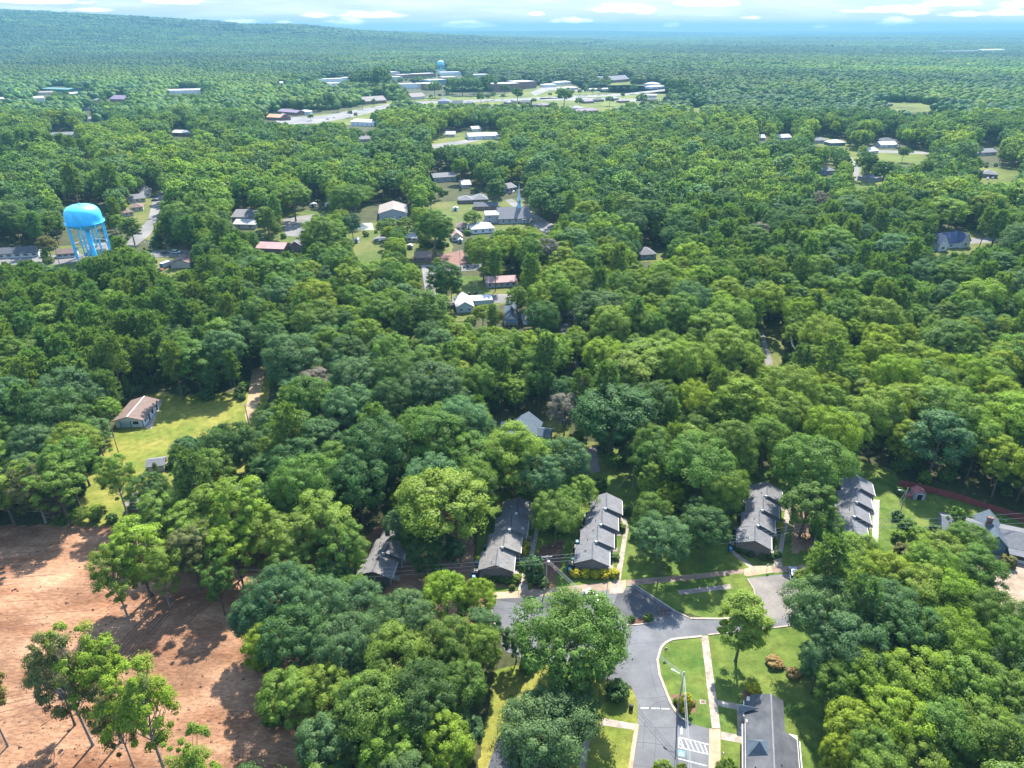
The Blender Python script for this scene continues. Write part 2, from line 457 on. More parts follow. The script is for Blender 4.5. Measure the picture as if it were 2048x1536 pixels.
# --- asphalt
sheet('parking_lot', [(984, 1197), (1060, 1192), (1240, 1178), (1270, 1172), (1350, 1222), (1380, 1236), (1440, 1237), (1503, 1232), (1512, 1190), (1494, 1156), (1585, 1146), (1660, 1150), (1640, 1235), (1590, 1249), (1555, 1254), (1440, 1266), (1344, 1279), (1322, 1294), (1314, 1322), (1319, 1352), (1333, 1388), (1350, 1424), (1378, 1447), (1419, 1457), (1419, 1720), (1245, 1720), (1262, 1536), (1276, 1449), (1274, 1400), (1262, 1372), (1200, 1352), (1060, 1322), (1010, 1302), (986, 1255)], .012, M_ASPH)
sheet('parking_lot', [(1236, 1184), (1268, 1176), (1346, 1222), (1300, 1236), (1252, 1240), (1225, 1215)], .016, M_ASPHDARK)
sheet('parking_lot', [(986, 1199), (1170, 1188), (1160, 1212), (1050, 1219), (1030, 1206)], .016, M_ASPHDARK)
sheet('parking_lot', [(1496, 1157), (1584, 1148), (1640, 1156), (1630, 1205), (1590, 1235), (1520, 1238), (1516, 1190)], .016, M_ASPHPALE)
sheet('planter_bed', [(1254, 1240), (1300, 1233), (1304, 1244), (1256, 1250)], .018, M_MULCH)
sheet('planter_bed', [(1578, 1200), (1600, 1196), (1640, 1200), (1640, 1218), (1586, 1217), (1572, 1208)], .020, mat('island_paving', (.26, .25, .24), .9, .2, .8))
# crack lines and tyre marks in the asphalt
for i, path in enumerate([[(1275, 1451), (1300, 1454), (1338, 1456), (1372, 1450)], [(1262, 1484), (1290, 1485), (1340, 1492)], [(1266, 1530), (1300, 1534), (1330, 1545)], [(1268, 1396), (1300, 1397), (1335, 1392)], [(1262, 1288), (1300, 1286), (1342, 1281)], [(1296, 1420), (1312, 1406), (1330, 1402)], [(1313, 1386), (1304, 1350), (1296, 1320)], [(1000, 1218), (1030, 1228), (1050, 1240)], [(1310, 1460), (1312, 1490), (1306, 1536)], [(1278, 1408), (1290, 1440), (1286, 1500)]]):
    ribbon(path, .07, .0205, 'asphalt_crack', M_CRACK)
# --- walks
def walk(name, px, m=M_CONC, z=.022): return sheet(name, px, z, m)
walk('footpath', [(985, 1185), (1036, 1182), (1037, 1195), (985, 1198)], M_CONCTAN)
walk('footpath', [(1037, 1182), (1150, 1171), (1218, 1164), (1219, 1180), (1150, 1186), (1038, 1195)], mat('worn_walk', (0.187, 0.129, 0.098), .9, 0, .4, .1, .2, col2=(0.312, 0.226, 0.164)), .022)
walk('footpath', [(1219, 1164), (1252, 1160), (1252, 1174), (1246, 1186), (1219, 1188)], M_CONCTAN)
walk('footpath', [(1253, 1160), (1380, 1149), (1487, 1138), (1489, 1146), (1380, 1160), (1253, 1172)], MATS['worn_walk'])
walk('footpath', [(1488, 1138), (1510, 1131), (1542, 1131), (1546, 1145), (1495, 1153), (1488, 1150)], M_CONCTAN)
walk('footpath', [(1543, 1133), (1568, 1133), (1640, 1128), (1640, 1140), (1546, 1146)], MATS['worn_walk'])
walk('footpath', [(1036, 1181), (1056, 1181), (1054, 1151), (1066, 1122), (1078, 1058), (1071, 1056), (1056, 1122), (1043, 1151)], M_CONC, .026)
walk('footpath', [(1222, 1187), (1246, 1185), (1241, 1163), (1248, 1116), (1257, 1058), (1252, 1036), (1243, 1036), (1248, 1058), (1238, 1116), (1227, 1163)], M_CONC, .026)
walk('footpath', [(1545, 1133), (1566, 1133), (1562, 1122), (1571, 1070), (1584, 1022), (1584, 965), (1571, 967), (1570, 1022), (1561, 1070), (1552, 1116)], M_CONC, .026)
ribbon([(1461, 1098), (1476, 1113), (1512, 1140)], 1.2, .024, 'footpath', M_CONC)
walk('footpath', [(1747, 999), (1759, 1000), (1757, 1057), (1755.5, 1115), (1752, 1200), (1740, 1200), (1746, 1115), (1744.6, 1057)], mat('pale_concrete', (0.359, 0.312, 0.257), .9, 0, .4, .1, .2, col2=(0.484, 0.429, 0.359)), .026)
walk('footpath', [(1355, 1181), (1460, 1168), (1463, 1177), (1359, 1190)], mat('old_concrete', (0.203, 0.164, 0.140), .9, 0, .5, .1, .2, col2=(0.296, 0.250, 0.218)))
walk('footpath', [(1402, 1272), (1416, 1271), (1441, 1458), (1424, 1458)], M_CONC)
walk('footpath', [(1419, 1457), (1441, 1457), (1441, 1720), (1414, 1720), (1417, 1536)], M_CONCTAN)
walk('footpath', [(1434, 1400), (1500, 1412), (1500, 1425), (1436, 1412)], M_CONC, .026)
walk('footpath', [(1474, 1418), (1490, 1420), (1491, 1475), (1475, 1471)], M_CONC, .030)
walk('footpath', [(1442, 1463), (1502, 1475), (1502, 1490), (1442, 1479)], M_CONC, .026)
walk('footpath', [(1205, 1436), (1278, 1449), (1276, 1461), (1200, 1450)], M_CONC, .026)
walk('footpath', [(1168, 1480), (1180, 1480), (1160, 1600), (1145, 1600)], M_CONC, .026)
ribbon([(1274, 1450), (1266, 1500), (1258, 1560), (1240, 1720)], .7, .030, 'gutter', M_CONCTAN)
walk('patio', [(1040, 1120), (1058, 1118), (1056, 1128), (1038, 1130)], M_CONC, .024)
walk('patio', [(1047, 1085), (1066, 1083), (1064, 1092), (1046, 1094)], M_CONC, .024)
def kerb(path, h=.14, w=.28):
    p = [G(*q).to_2d() for q in path]
    mb = MB()
    L_, R_ = [], []
    for i, q in enumerate(p):
        d = (p[min(i+1, len(p)-1)]-p[max(i-1, 0)]).normalized(); n = Vector((-d.y, d.x))*w/2
        L_.append(q+n); R_.append(q-n)
    for i in range(len(p)-1):
        a, b, c, d = R_[i], R_[i+1], L_[i+1], L_[i]
        mb.prism([tuple(a), tuple(b), tuple(c), tuple(d)], 0, h)
    return tag(mb.build('kerb', M_CURB), kind='structure')
kerb([(1404, 1273), (1370, 1276), (1344, 1279), (1331, 1286), (1322, 1296), (1315, 1320), (1319, 1350), (1333, 1386), (1342, 1408), (1352, 1424), (1364, 1437), (1382, 1448)], w=.5)
kerb([(1258, 1172), (1272, 1171), (1310, 1196), (1350, 1222), (1378, 1236)])
kerb([(1380, 1237), (1440, 1238), (1500, 1233)], w=.45)
kerb([(1504, 1232), (1512, 1205), (1508, 1180), (1495, 1158)])
kerb([(1416, 1270), (1480, 1263), (1555, 1255), (1600, 1249)])
kerb([(1252, 1251), (1280, 1249), (1306, 1245)])
kerb([(984, 1200), (984, 1225), (990, 1250)], w=.4)
kerb([(1600, 1197), (1583, 1199), (1574, 1207), (1580, 1214), (1596, 1219), (1630, 1221)], w=.35)
# --- painted marks
def mark(pts, name='road_marking', m=M_WHITE, z=.026): return sheet(name, pts, z, m)
def line_mark(a, b, w=.12, z=.026, m=M_WHITE): return ribbon([a, b], w, z, 'road_marking', m)
hA, hB, hC, hD = (1358.5, 1474.5), (1417, 1489), (1416.5, 1508.5), (1357, 1495)
line_mark(hA, hB); line_mark(hD, hC); line_mark(hA, hD, z=.029)
lp = lambda a, b, t: (a[0]+(b[0]-a[0])*t, a[1]+(b[1]-a[1])*t)
for k in range(6):
    t = k*.165
    line_mark(lp(hA, hB, t+.02), lp(hD, hC, min(.98, t+.20)), .13, .032)
line_mark((1359, 1486), (1365, 1494.5), .12, .032)
line_mark((1356, 1517), (1414, 1532)); line_mark((1353, 1541), (1414, 1556))
mark([(1357.5, 1499.5), (1370.5, 1503), (1369, 1514), (1355.8, 1511)], m=M_BLUEP)
# wheelchair symbol inside the blue square
bq = [(1357.5, 1499.5), (1370.5, 1503), (1369, 1514), (1355.8, 1511)]
def inb(s, t):
    a = lp(bq[0], bq[1], s); b = lp(bq[3], bq[2], s); return lp(a, b, t)
mark([inb(.40+.09*math.cos(a), .18+.09*math.sin(a)) for a in [i*math.pi/4 for i in range(8)]], z=.030)
ribbon([inb(.40, .26), inb(.43, .52), inb(.66, .54), inb(.74, .80), inb(.84, .78)], .14, .030, 'road_marking', M_WHITE)
ribbon([inb(.42, .38), inb(.62, .39)], .11, .033, 'road_marking', M_WHITE)
ribbon([inb(.32+.0+.26*math.cos(a)*1.0+.12, .68+.24*math.sin(a)) for a in [math.radians(d) for d in range(20, 260, 24)]], .12, .033, 'road_marking', M_WHITE)
# weathered stencil letters beside the bay, worn past reading
for k in range(6):
    y0 = 1452.5+k*2.75
    mark([(1361.8, y0), (1364.6, y0+.2), (1364.3, y0+2.2), (1361.4, y0+2.0)])
mark([(1361.6, 1452), (1362.3, 1452), (1361.8, 1469), (1361.1, 1469)], z=.030)
for x0 in (1281.5, 1303.2, 1323.0):
    for k in range(5):
        x = x0+k*3.4; y = 1414.7+(x-1281)*.035
        mark([(x, y), (x+1.9, y+.1), (x+1.7, y+2.4), (x-.2, y+2.2)])
sheet('drain_cover', [(1399, 1399), (1411.5, 1400), (1412, 1408.5), (1400, 1408)], .03, M_CONC)
sheet('drain_cover', [(1402, 1401), (1409, 1401.6), (1409.3, 1406.6), (1402.6, 1406)], .034, mat('rusty_grate', (.12, .06, .05), .8, .3, 4))
# furrows and wheel ruts across the cleared lot
def rut(path, w, z): return ribbon(path, w, z, 'wheel_rut', mat('rut_soil', (.16, .075, .042), .95, .3, 1.0))
for k in range(12):
    y = 1085+k*17+R.uniform(-4, 4)
    x0 = R.uniform(-60, 60)
    x1 = min(x0+R.uniform(100, 190), 205)
    rut([(x0, y+6), ((x0+x1)/2, y+R.uniform(-2, 2)), (x1, y-5)], R.uniform(.12, .28), .011+k*.0004)
for k in range(7):
    d = k*8
    rut([(150+d*1.2, 1395-k*3), (205+d, 1330), (262+d, 1262), (330+d*.8, 1195)], R.uniform(.2, .5), .0235+k*.0004)
    rut([(255+d, 1345-d*.2), (300+d, 1290-d*.2), (345+d, 1240-d*.25), (408+d*.6, 1198)], R.uniform(.15, .35), .017+k*.0004)
for k in range(4):
    rut([(-20+k*5, 1400+k*14), (60, 1385+k*12), (150+k*20, 1372+k*8)], .2, .0215+k*.0004)

# clods, stones and chipped wood left by the clearing work
def clods():
    q = MB(); rr = random.Random(9); n = 0
    while n < 3600:
        px, py = rr.uniform(-60, 640), rr.uniform(1060, 1540)
        if px > 235+ (py-1060)*.62 and px > 540: continue
        p = G(px, py); s = rr.uniform(.04, .13)*(1+2.2*(rr.random() < .05)); n += 1
        b = len(q.v)
        for k in range(4):
            a = k*math.pi/2+rr.uniform(-.5, .5); q.v.append((p.x+s*math.cos(a)*rr.uniform(.7, 1.6), p.y+s*math.sin(a), .012))
        q.v.append((p.x+rr.uniform(-.3, .3)*s, p.y, .012+s*rr.uniform(.5, 1.1)))
        for k in range(4): q.f.append((b+k, b+(k+1) % 4, b+4)); q.m.append(0)
    tag(q.build('soil_clods', mat('clod_soil', (.15, .085, .055), .95, .4, .5)), 'loose clods and wood chips strewn over the red dirt lot', 'clods', kind='stuff')
    for k in range(26):
        px, py = rr.uniform(40, 520), rr.uniform(1075, 1520); p = G(px, py); a = rr.uniform(0, 3.1); l = rr.uniform(.6, 2.2)
        if px > 235+(py-1060)*.62: continue
        t = MB(); t.tube([(0, 0, .06), (l*.5*math.cos(a), l*.5*math.sin(a), .16), (l*math.cos(a+.2), l*math.sin(a+.2), .07)], [.07, .05, .02], 5)
        tag(t.build('dead_branch', MATS['clod_soil'], None, p), 'short dead branch lying on the red dirt lot', 'branch', 'dead branches on the dirt')
clods()
# --- middle distance and town ground
for p in ([(846, 405), (1075, 398), (1075, 470), (980, 462), (900, 470), (850, 440)], [(690, 448), (830, 440), (905, 475), (905, 522), (830, 530), (720, 565), (600, 545), (600, 500), (680, 480)],
          [(905, 552), (1005, 552), (1060, 575), (1060, 600), (1000, 610), (960, 640), (895, 645), (895, 600)], [(245, 440), (262, 395), (330, 378), (318, 440), (300, 480), (255, 470)],
          [(305, 515), (400, 520), (400, 565), (310, 560)], [(-100, 500), (240, 488), (260, 548), (130, 552), (-100, 540)], [(440, 425), (560, 415), (670, 425), (690, 470), (640, 500), (540, 480)],
          [(1780, 470), (2060, 455), (2060, 490), (1960, 505), (1880, 515), (1850, 500)], [(1270, 505), (1340, 498), (1350, 520), (1280, 525)], [(1520, 640), (1565, 635), (1568, 730), (1530, 738)],
          [(1000, 845), (1130, 840), (1150, 900), (1080, 910), (1000, 890)], [(1170, 880), (1230, 890), (1300, 930), (1180, 945)]):
    sheet('yard', p, .02, M_ROADSIDE, rough=.8)
for p in ([(560, 238), (690, 222), (790, 200), (800, 212), (740, 250), (640, 250)], [(780, 195), (1000, 190), (1080, 172), (1260, 170), (1400, 178), (1400, 215), (1200, 228), (1000, 222), (800, 215)],
          [(850, 268), (1000, 262), (1005, 285), (860, 296)], [(1730, 300), (1868, 300), (1862, 330), (1720, 332)], [(1755, 205), (1900, 203), (1905, 222), (1800, 224)], [(1370, 200), (1412, 200), (1404, 225), (1372, 225)],
          [(1950, 335), (2060, 335), (2060, 365), (1960, 368)], [(-60, 280), (190, 282), (185, 335), (-60, 340)], [(1640, 275), (1720, 285), (1800, 360), (1700, 385), (1640, 300)], [(0, 165), (200, 168), (190, 200), (0, 205)],
          [(1200, 160), (1420, 160), (1420, 190), (1200, 185)]):
    sheet('field', p, .03, M_FIELD, rough=3)
for p in ([(545, 236), (640, 232), (700, 222), (770, 209), (800, 203), (800, 210), (705, 234), (640, 246), (560, 250)], [(800, 204), (1000, 198), (1250, 187), (1330, 178), (1330, 182), (1250, 191), (1000, 202.5), (800, 209)],
          [(1080, 196), (1230, 196), (1400, 205), (1400, 209), (1230, 201), (1080, 201)], [(860, 290), (930, 280), (1000, 268), (1000, 273), (930, 287), (862, 298)], [(1690, 300), (1720, 335), (1716, 362), (1706, 362), (1708, 330), (1680, 302)],
          [(1720, 299), (1870, 304), (1870, 309), (1720, 304)], [(1060, 185), (1090, 172), (1200, 178), (1200, 184), (1100, 180), (1070, 192)]):
    sheet('road', p, .06, M_ROADPALE)
for p in ([(567, 437), (632, 428), (652, 430), (610, 462), (600, 474), (570, 472)], [(842, 530), (866, 530), (872, 590), (852, 594)], [(850, 534), (960, 527), (1100, 532), (1100, 542), (960, 540), (868, 546)], [(893, 600), (1000, 588), (1036, 590), (1036, 606), (960, 606), (900, 612)],
          [(1010, 400), (1024, 398), (1070, 428), (1112, 452), (1090, 466), (1062, 448), (1042, 428)], [(-100, 520), (60, 512), (240, 506), (340, 500), (400, 502), (400, 512), (330, 514), (240, 520), (0, 536), (-100, 536)], [(296, 440), (306, 398), (322, 380), (330, 384), (316, 440), (300, 470), (262, 500), (248, 500), (258, 480)],
          [(1518, 660), (1526, 660), (1546, 728), (1532, 732)], [(1172, 900), (1192, 890), (1200, 944), (1180, 946)], [(760, 470), (815, 474), (790, 482), (745, 478)], [(1900, 478), (2060, 472), (2060, 480), (1940, 488)], [(1140, 640), (1150, 690), (1160, 740), (1152, 740), (1130, 690), (1120, 650)]):
    sheet('road', p, .05, M_ASPHPALE if p[0][0] in (1172,) else M_ROADPALE)
sheet('bare_soil', [(868, 512), (925, 500), (934, 530), (880, 532)], .08, mat('clay_bank', (.17, .085, .06), .95, .25, .3))
sheet('trail', [(1143, 715), (1150, 712), (1180, 790), (1166, 795)], .04, MATS['clay_bank'])
sheet('trail', [(505, 738), (530, 735), (520, 800), (495, 850), (490, 830)], .04, mat('dry_soil', (.32, .23, .13), .95, .25, .3))
sheet('sports_court', [(-120, 592), (8, 592), (22, 600), (-120, 612)], .05, mat('green_court', (.13, .25, .19), .9, .1, .3))
sheet('basketball_pad', [(720, 446), (744, 446), (748, 460), (715, 460)], .06, mat('pad', (.3, .33, .25), .9, .15, .3))

# ------------------------------------------------------------------ buildings
def shingle(name, c, var=.16): return mat(name, c, .9, var, 1.0, .15, .2, fine=.12, fscale=11, stretch=(1, 1, 1))
RF_GREY = shingle('grey_shingles', (.150, .149, .155))
RF_DARK = shingle('charcoal_shingles', (.075, .08, .09))
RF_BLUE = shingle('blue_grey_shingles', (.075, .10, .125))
RF_BROWN = shingle('brown_shingles', (.17, .12, .10))
RF_PINK = mat('faded_red_metal', (.40, .25, .23), .85, .12, .3, spec=.1)
RF_RED = mat('red_metal', (.46, .11, .08), .6, .15, .3)
RF_ORANGE = mat('orange_roof', (.60, .20, .10), .7, .1, .3)
RF_TAN = mat('tan_metal', (.25, .215, .195), .85, .08, .3, spec=.1)
RF_WHITE = mat('white_metal', (.47, .47, .48), .85, .06, .3, spec=.08)
RF_PALE = mat('pale_membrane', (.36, .35, .34), .8, .12, .2)
RF_PURPLE = mat('plum_roof', (.16, .11, .17), .8, .12, .3)
RF_NAVY = mat('navy_roof', (.06, .08, .16), .7, .12, .3)
W_WHITE = mat('white_siding', (.70, .71, .71), .8, .06, 1.0)
W_CREAM = mat('cream_siding', (.56, .50, .42), .8, .08, 1.0)
W_GREY = mat('grey_siding', (.33, .34, .36), .8, .08, 1.0)
W_BLUE = mat('blue_siding', (.15, .22, .27), .8, .08, 1.0)
W_MINT = mat('mint_siding', (.42, .50, .46), .8, .08, 1.0)
W_BRICK = mat('brown_brick', (.20, .115, .09), .9, .2, 2.0)
W_REDBRICK = mat('red_brick', (.27, .12, .085), .9, .2, 2.0)
W_TAUPE = mat('taupe_siding', (.215, .175, .155), .85, .1, 1.5)
TRIM = mat('white_trim', (.68, .68, .67), .6, .05, 1.0)
DTRIM = mat('dark_trim', (.045, .045, .05), .6, .1, 1.0)
GLASS = mat('window_glass', (.035, .045, .055), .12, .1, 1.0, spec=.6)
METAL = mat('galvanised', (.42, .43, .44), .45, .15, 2.0, metal=.6)
POLEWOOD = mat('weathered_pole', (.40, .35, .29), .9, .25, 1.5, stretch=(2, 2, .3))
CONDENSER = mat('condenser_grey', (.45, .45, .43), .6, .1, 2.0)
BLACK = mat('black_plastic', (.02, .02, .022), .55, .1, 2.0)
BLUEBIN = mat('blue_plastic', (.04, .25, .48), .5, .1, 2.0)
TEALBIN = mat('teal_plastic', (.03, .22, .26), .5, .1, 2.0)
WIRE = mat('wire', (.33, .34, .34), .6, .1, 1.0)
LAMPGLASS = mat('lamp_lens', (.75, .78, .76), .3, .04, 1.0)

LANDMARKS = []     # (phrase, x, y)

def roof_mesh(mb, x0, x1, y0, y1, e, rise, ridge, ov=.45, th=.2, m=0):
    X0, X1, Y0, Y1 = x0-ov, x1+ov, y0-ov, y1+ov
    if ridge == 'x':
        ym = (y0+y1)/2; sl = rise/((y1-y0)/2); ze = e-ov*sl; zr = e+rise
        mb.slab([(X0, Y0, ze), (X1, Y0, ze), (X1, ym, zr), (X0, ym, zr)], th, m)
        mb.slab([(X0, ym, zr), (X1, ym, zr), (X1, Y1, ze), (X0, Y1, ze)], th, m)
    elif ridge == 'y':
        xm = (x0+x1)/2; sl = rise/((x1-x0)/2); ze = e-ov*sl; zr = e+rise
        mb.slab([(X0, Y0, ze), (xm, Y0, zr), (xm, Y1, zr), (X0, Y1, ze)], th, m)
        mb.slab([(xm, Y0, zr), (X1, Y0, ze), (X1, Y1, ze), (xm, Y1, zr)], th, m)
    elif ridge == 'hip':
        w, d = x1-x0, y1-y0; h = min(w, d)/2; ze = e-.1; zr = e+rise
        if w >= d: a, b = (x0+h, (y0+y1)/2, zr), (x1-h, (y0+y1)/2, zr)
        else: a, b = ((x0+x1)/2, y0+h, zr), ((x0+x1)/2, y1-h, zr)
        c = [(X0, Y0, ze), (X1, Y0, ze), (X1, Y1, ze), (X0, Y1, ze)]
        if w >= d:
            mb.slab([c[0], c[1], b, a], th, m); mb.slab([c[2], c[3], a, b], th, m)
            mb.slab([c[1], c[2], b], th, m); mb.slab([c[3], c[0], a], th, m)
        else:
            mb.slab([c[0], c[1], a], th, m); mb.slab([c[1], c[2], b, a], th, m)
            mb.slab([c[2], c[3], b], th, m); mb.slab([c[3], c[0], a, b], th, m)
    else:
        mb.box(X0+ov*.8, X1-ov*.8, Y0+ov*.8, Y1-ov*.8, e+.001, e+.35, m)
        # parapet rim
        mb.box(X0+ov*.7, X1-ov*.7, Y0+ov*.7, Y0+ov*.7+.3, e+.355, e+.7, m); mb.box(X0+ov*.7, X1-ov*.7, Y1-ov*.7-.3, Y1-ov*.7, e+.355, e+.7, m)

def wall_mesh(mb, x0, x1, y0, y1, e, rise, ridge, m=0):
    mb.box(x0, x1, y0, y1, -.3, e-.03, m)
    if ridge == 'x':
        ym = (y0+y1)/2
        for x in (x0, x1-.12): mb_gable(mb, [(x, y0), (x, y1)], ym, e, rise, .12, 'x', m)
    elif ridge == 'y':
        for y in (y0, y1-.12): mb_gable(mb, [(x0, y), (x1, y)], (x0+x1)/2, e, rise, .12, 'y', m)
def mb_gable(mb, ends, mid, e, rise, th, ax, m):
    n = len(mb.v); z0 = e-.025; z1 = e+rise-.23
    if ax == 'x':
        x = ends[0][0]; a, b = ends[0][1], ends[1][1]
        mb.v += [(x, a, z0), (x, b, z0), (x, mid, z1), (x+th, a, z0), (x+th, b, z0), (x+th, mid, z1)]
    else:
        y = ends[0][1]; a, b = ends[0][0], ends[1][0]
        mb.v += [(a, y, z0), (b, y, z0), (mid, y, z1), (a, y+th, z0), (b, y+th, z0), (mid, y+th, z1)]
    mb.f += [(n, n+1, n+2), (n+3, n+5, n+4), (n, n+3, n+4, n+1), (n+1, n+4, n+5, n+2), (n+2, n+5, n+3, n)]
    mb.m += [m]*5

def add_window(parent, x, z, w, h, y, face='front', frame=TRIM, detail=True, name='window'):
    """a framed window set proud of the wall; face front (y-), right (x+), left (x-)"""
    mb = MB(); g = MB()
    t = .09
    def bx(q, a0, a1, z0, z1, d0, d1):
        if face == 'front': q.box(x+a0, x+a1, y-d1, y-d0, z+z0, z+z1)
        elif face == 'right': q.box(y+d0, y+d1, x+a0, x+a1, z+z0, z+z1)
        else: q.box(y-d1, y-d0, x+a0, x+a1, z+z0, z+z1)
    bx(mb, -w/2-t, -w/2, -t, h+t, .003, .07); bx(mb, w/2, w/2+t, -t, h+t, .003, .07)
    bx(mb, -w/2, w/2, h, h+t, .003, .07); bx(mb, -w/2, w/2, -t, 0, .003, .09)
    if detail: bx(mb, -w/2, w/2, h*.48, h*.52, .036, .06)
    f = mb.build(name, frame, parent)
    bx(g, -w/2, w/2, 0, h, .003, .035)
    g.build('pane', GLASS, f)
    return f

def add_door(parent, x, y, w=.95, h=2.05, m=None, face='front'):
    mb = MB()
    if face == 'front': mb.box(x-w/2, x+w/2, y-.06, y-.003, 0, h)
    elif face == 'right': mb.box(y+.003, y+.06, x-w/2, x+w/2, 0, h)
    else: mb.box(y-.06, y-.003, x-w/2, x+w/2, 0, h)
    return mb.build('door', m or W_GREY, parent)

def house(label, a, b, depth, eave=2.7, rise=1.8, ridge='x', wall=W_CREAM, roof=RF_GREY, nwin=3, name='house', cat='house', door=None, ov=.45, landmark=None, group=None, shutters=False, chimney=None, wh=1.1, side_win=0, storeys=1):
    """front wall runs from picture point a to picture point b on the ground, depth in metres behind it"""
    A, B = G(*a), G(*b)
    W = (B-A).length; rz = math.atan2(B.y-A.y, B.x-A.x)
    e = empty(name, A, rz, label, cat, group)
    mb = MB(); wall_mesh(mb, 0, W, 0, depth, eave, rise, ridge); mb.build('wall', wall, e)
    mr = MB(); roof_mesh(mr, 0, W, 0, depth, eave, rise, ridge, ov); rf = mr.build('roof', roof, e)
    for s in range(storeys):
        zb = .95+s*(eave/storeys)
        for k in range(nwin):
            x = W*(k+.5)/nwin
            if door is not None and s == 0 and abs(x-W*door) < .9: continue
            f = add_window(e, x, zb, min(1.3, W/nwin*.45), wh, 0, detail=W > 4 and depth < 400)
            if shutters:
                for sx in (-1, 1):
                    q = MB(); c = x+sx*(min(1.3, W/nwin*.45)/2+.32); q.box(c-.17, c+.17, -.06, -.003, zb-.05, zb+wh+.05); q.build('shutter', DTRIM, e)
    for k in range(side_win): add_window(e, depth*(k+.5)/side_win, .95, .9, wh, W, face='right')
    if door is not None: add_door(e, W*door, 0, m=DTRIM if wall in (W_WHITE,) else TRIM)
    if chimney:
        q = MB(); x, y, h = chimney; q.box(x-.4, x+.4, y-.3, y+.3, eave-.2, eave+rise+h); q.box(x-.46, x+.46, y-.36, y+.36, eave+rise+h+.001, eave+rise+h+.12); q.build('chimney', W_BRICK, rf)
    if landmark:
        c = e.matrix_basis @ Vector((W/2, depth/2, 0)); LANDMARKS.append((landmark, c.x, c.y))
    return e, W

# ---- staggered apartment rows
def apartment_row(fr, heading, step, label, landmark, seed, roofs, n=4, W=8.2, Ld=6.0, rise_step=.35):
    rr = random.Random(seed)
    a = math.radians(heading)
    root = empty('apartment_row', (fr[0], fr[1], 0), -a, label, 'apartment building')
    for k in range(n):
        x1 = k*step; x0 = x1-W; y0 = k*Ld; e = 2.75+k*rise_step
        mb = MB(); wall_mesh(mb, x0+.35, x1-.35, y0+.3, y0+Ld+.12, e, 1.75, 'y'); mb.build('wall', W_TAUPE, root)
        mr = MB(); roof_mesh(mr, x0+.35, x1-.35, y0+.35, y0+Ld-.05, e, 1.75, 'y', .35, .16)
        rf = mr.build('roof', roofs[k], root)
        # ridge cap, gable trim and roof vents
        xm = (x0+x1)/2; q = MB(); q.box(xm-.16, xm+.16, y0+.2, y0+Ld-.3, e+1.72, e+1.80); q.build('ridge_cap', RF_DARK, rf)
        q = MB()
        for s in (-1, 1):
            xa, xb = xm, xm+s*(W/2)
            za, zb = e+1.72, e-.02
            p = [(xa, y0-.06, za-.24), (xb, y0-.06, zb-.24), (xb, y0-.06, zb+.02), (xa, y0-.06, za+.02)]
            if s < 0: p = p[::-1]
            q.quad(*p); q.quad(*[(v[0], v[1]+.05, v[2]) for v in p[::-1]])
        q.build('gable_trim', mat('grey_fascia', (.10, .115, .125), .6, .1, 1.0), rf)
        if k:
            q = MB(); q.box(xm-.55, xm+.05, y0-.30, y0-.08, e+1.15, e+1.78); q.build('firewall_cap', TRIM, rf)
        for _ in range(2):
            vx = xm-rr.uniform(1.0, 3.0); vy = y0+rr.uniform(1, Ld-1); vz = e+1.75*(1-(xm-vx)/(W/2-.35))
            q = MB(); q.tube([(vx, vy, vz-.1), (vx, vy, vz+.4)], .1, 6); q.build('vent_pipe', DTRIM, rf)
        if k == 0:
            pass
        q = MB(); q.box(x1+.02, x1+.12, y0+.1, y0+Ld-.2, e-.32, e-.2); q.box(x1-.33, x1-.25, y0+.36, y0+.44, .1, e-.25); q.build('gutter', TRIM, rf)
        # entrance side faces the walk on the right
        add_door(root, y0+3.0, x1-.35, face='right', m=TRIM)
        add_window(root, y0+4.6, .95, 1.2, 1.1, x1-.35, face='right')
        add_window(root, y0+1.7, .95, .8, 1.1, x0+.35, face='left')
        q = MB(); q.box(x1-.3, x1+1.0, y0+2.3, y0+3.8, 0, .06); q.build('step', M_CONC, root)
        # dark privacy screen beside each back door
        q = MB(); q.box(x0-1.5, x0+.30, y0+.5, y0+.56, 0, 1.6); q.build('screen_fence', DTRIM, root)
    m = root.matrix_basis @ Vector((step*1.5-W/2, n*Ld/2, 0)); LANDMARKS.append((landmark, m.x, m.y))
    return root
def RW(row, x, y, z=0): return row.matrix_basis @ Vector((x, y, z))
g4 = [RF_GREY]*4
RF_WEATHER = shingle('weathered_shingles', (.165, .158, .152), .2)
rowA = apartment_row((-27.1, 115.4), 7, 1.0, 'weathered grey stepped apartment row half hidden under the big leafy tree', 'the half hidden apartment row', 1, [RF_WEATHER]*4)
rowB = apartment_row((.4, 117.6), 4, 1.25, 'grey stepped apartment row with dark clipped shrubs along its gable end', 'the apartment row with dark shrubs', 2, [RF_WEATHER, RF_WEATHER, RF_GREY, RF_GREY])
rowC = apartment_row((22.4, 119.4), 7.5, 1.0, 'grey stepped apartment row with five round yellow bushes at its gable end', 'the row with five yellow bushes', 3, g4)
rowD = apartment_row((61.4, 124.9), 18, .9, 'dark stepped apartment row in dappled shade beside the long straight walk', 'the shaded apartment row', 4, g4)
rowE = apartment_row((86.2, 128.4), 18, 1.1, 'grey stepped apartment row behind trees, along the palest walk', 'the rightmost apartment row', 5, g4)
ROWS = [(rowA, 1.0, 'the half hidden weathered row'), (rowB, 1.25, 'the row with dark shrubs'), (rowC, 1.0, 'the row with five yellow bushes'), (rowD, .9, 'the shaded row'), (rowE, 1.1, 'the rightmost row')]
ORD = ['nearest', 'second', 'third', 'farthest']
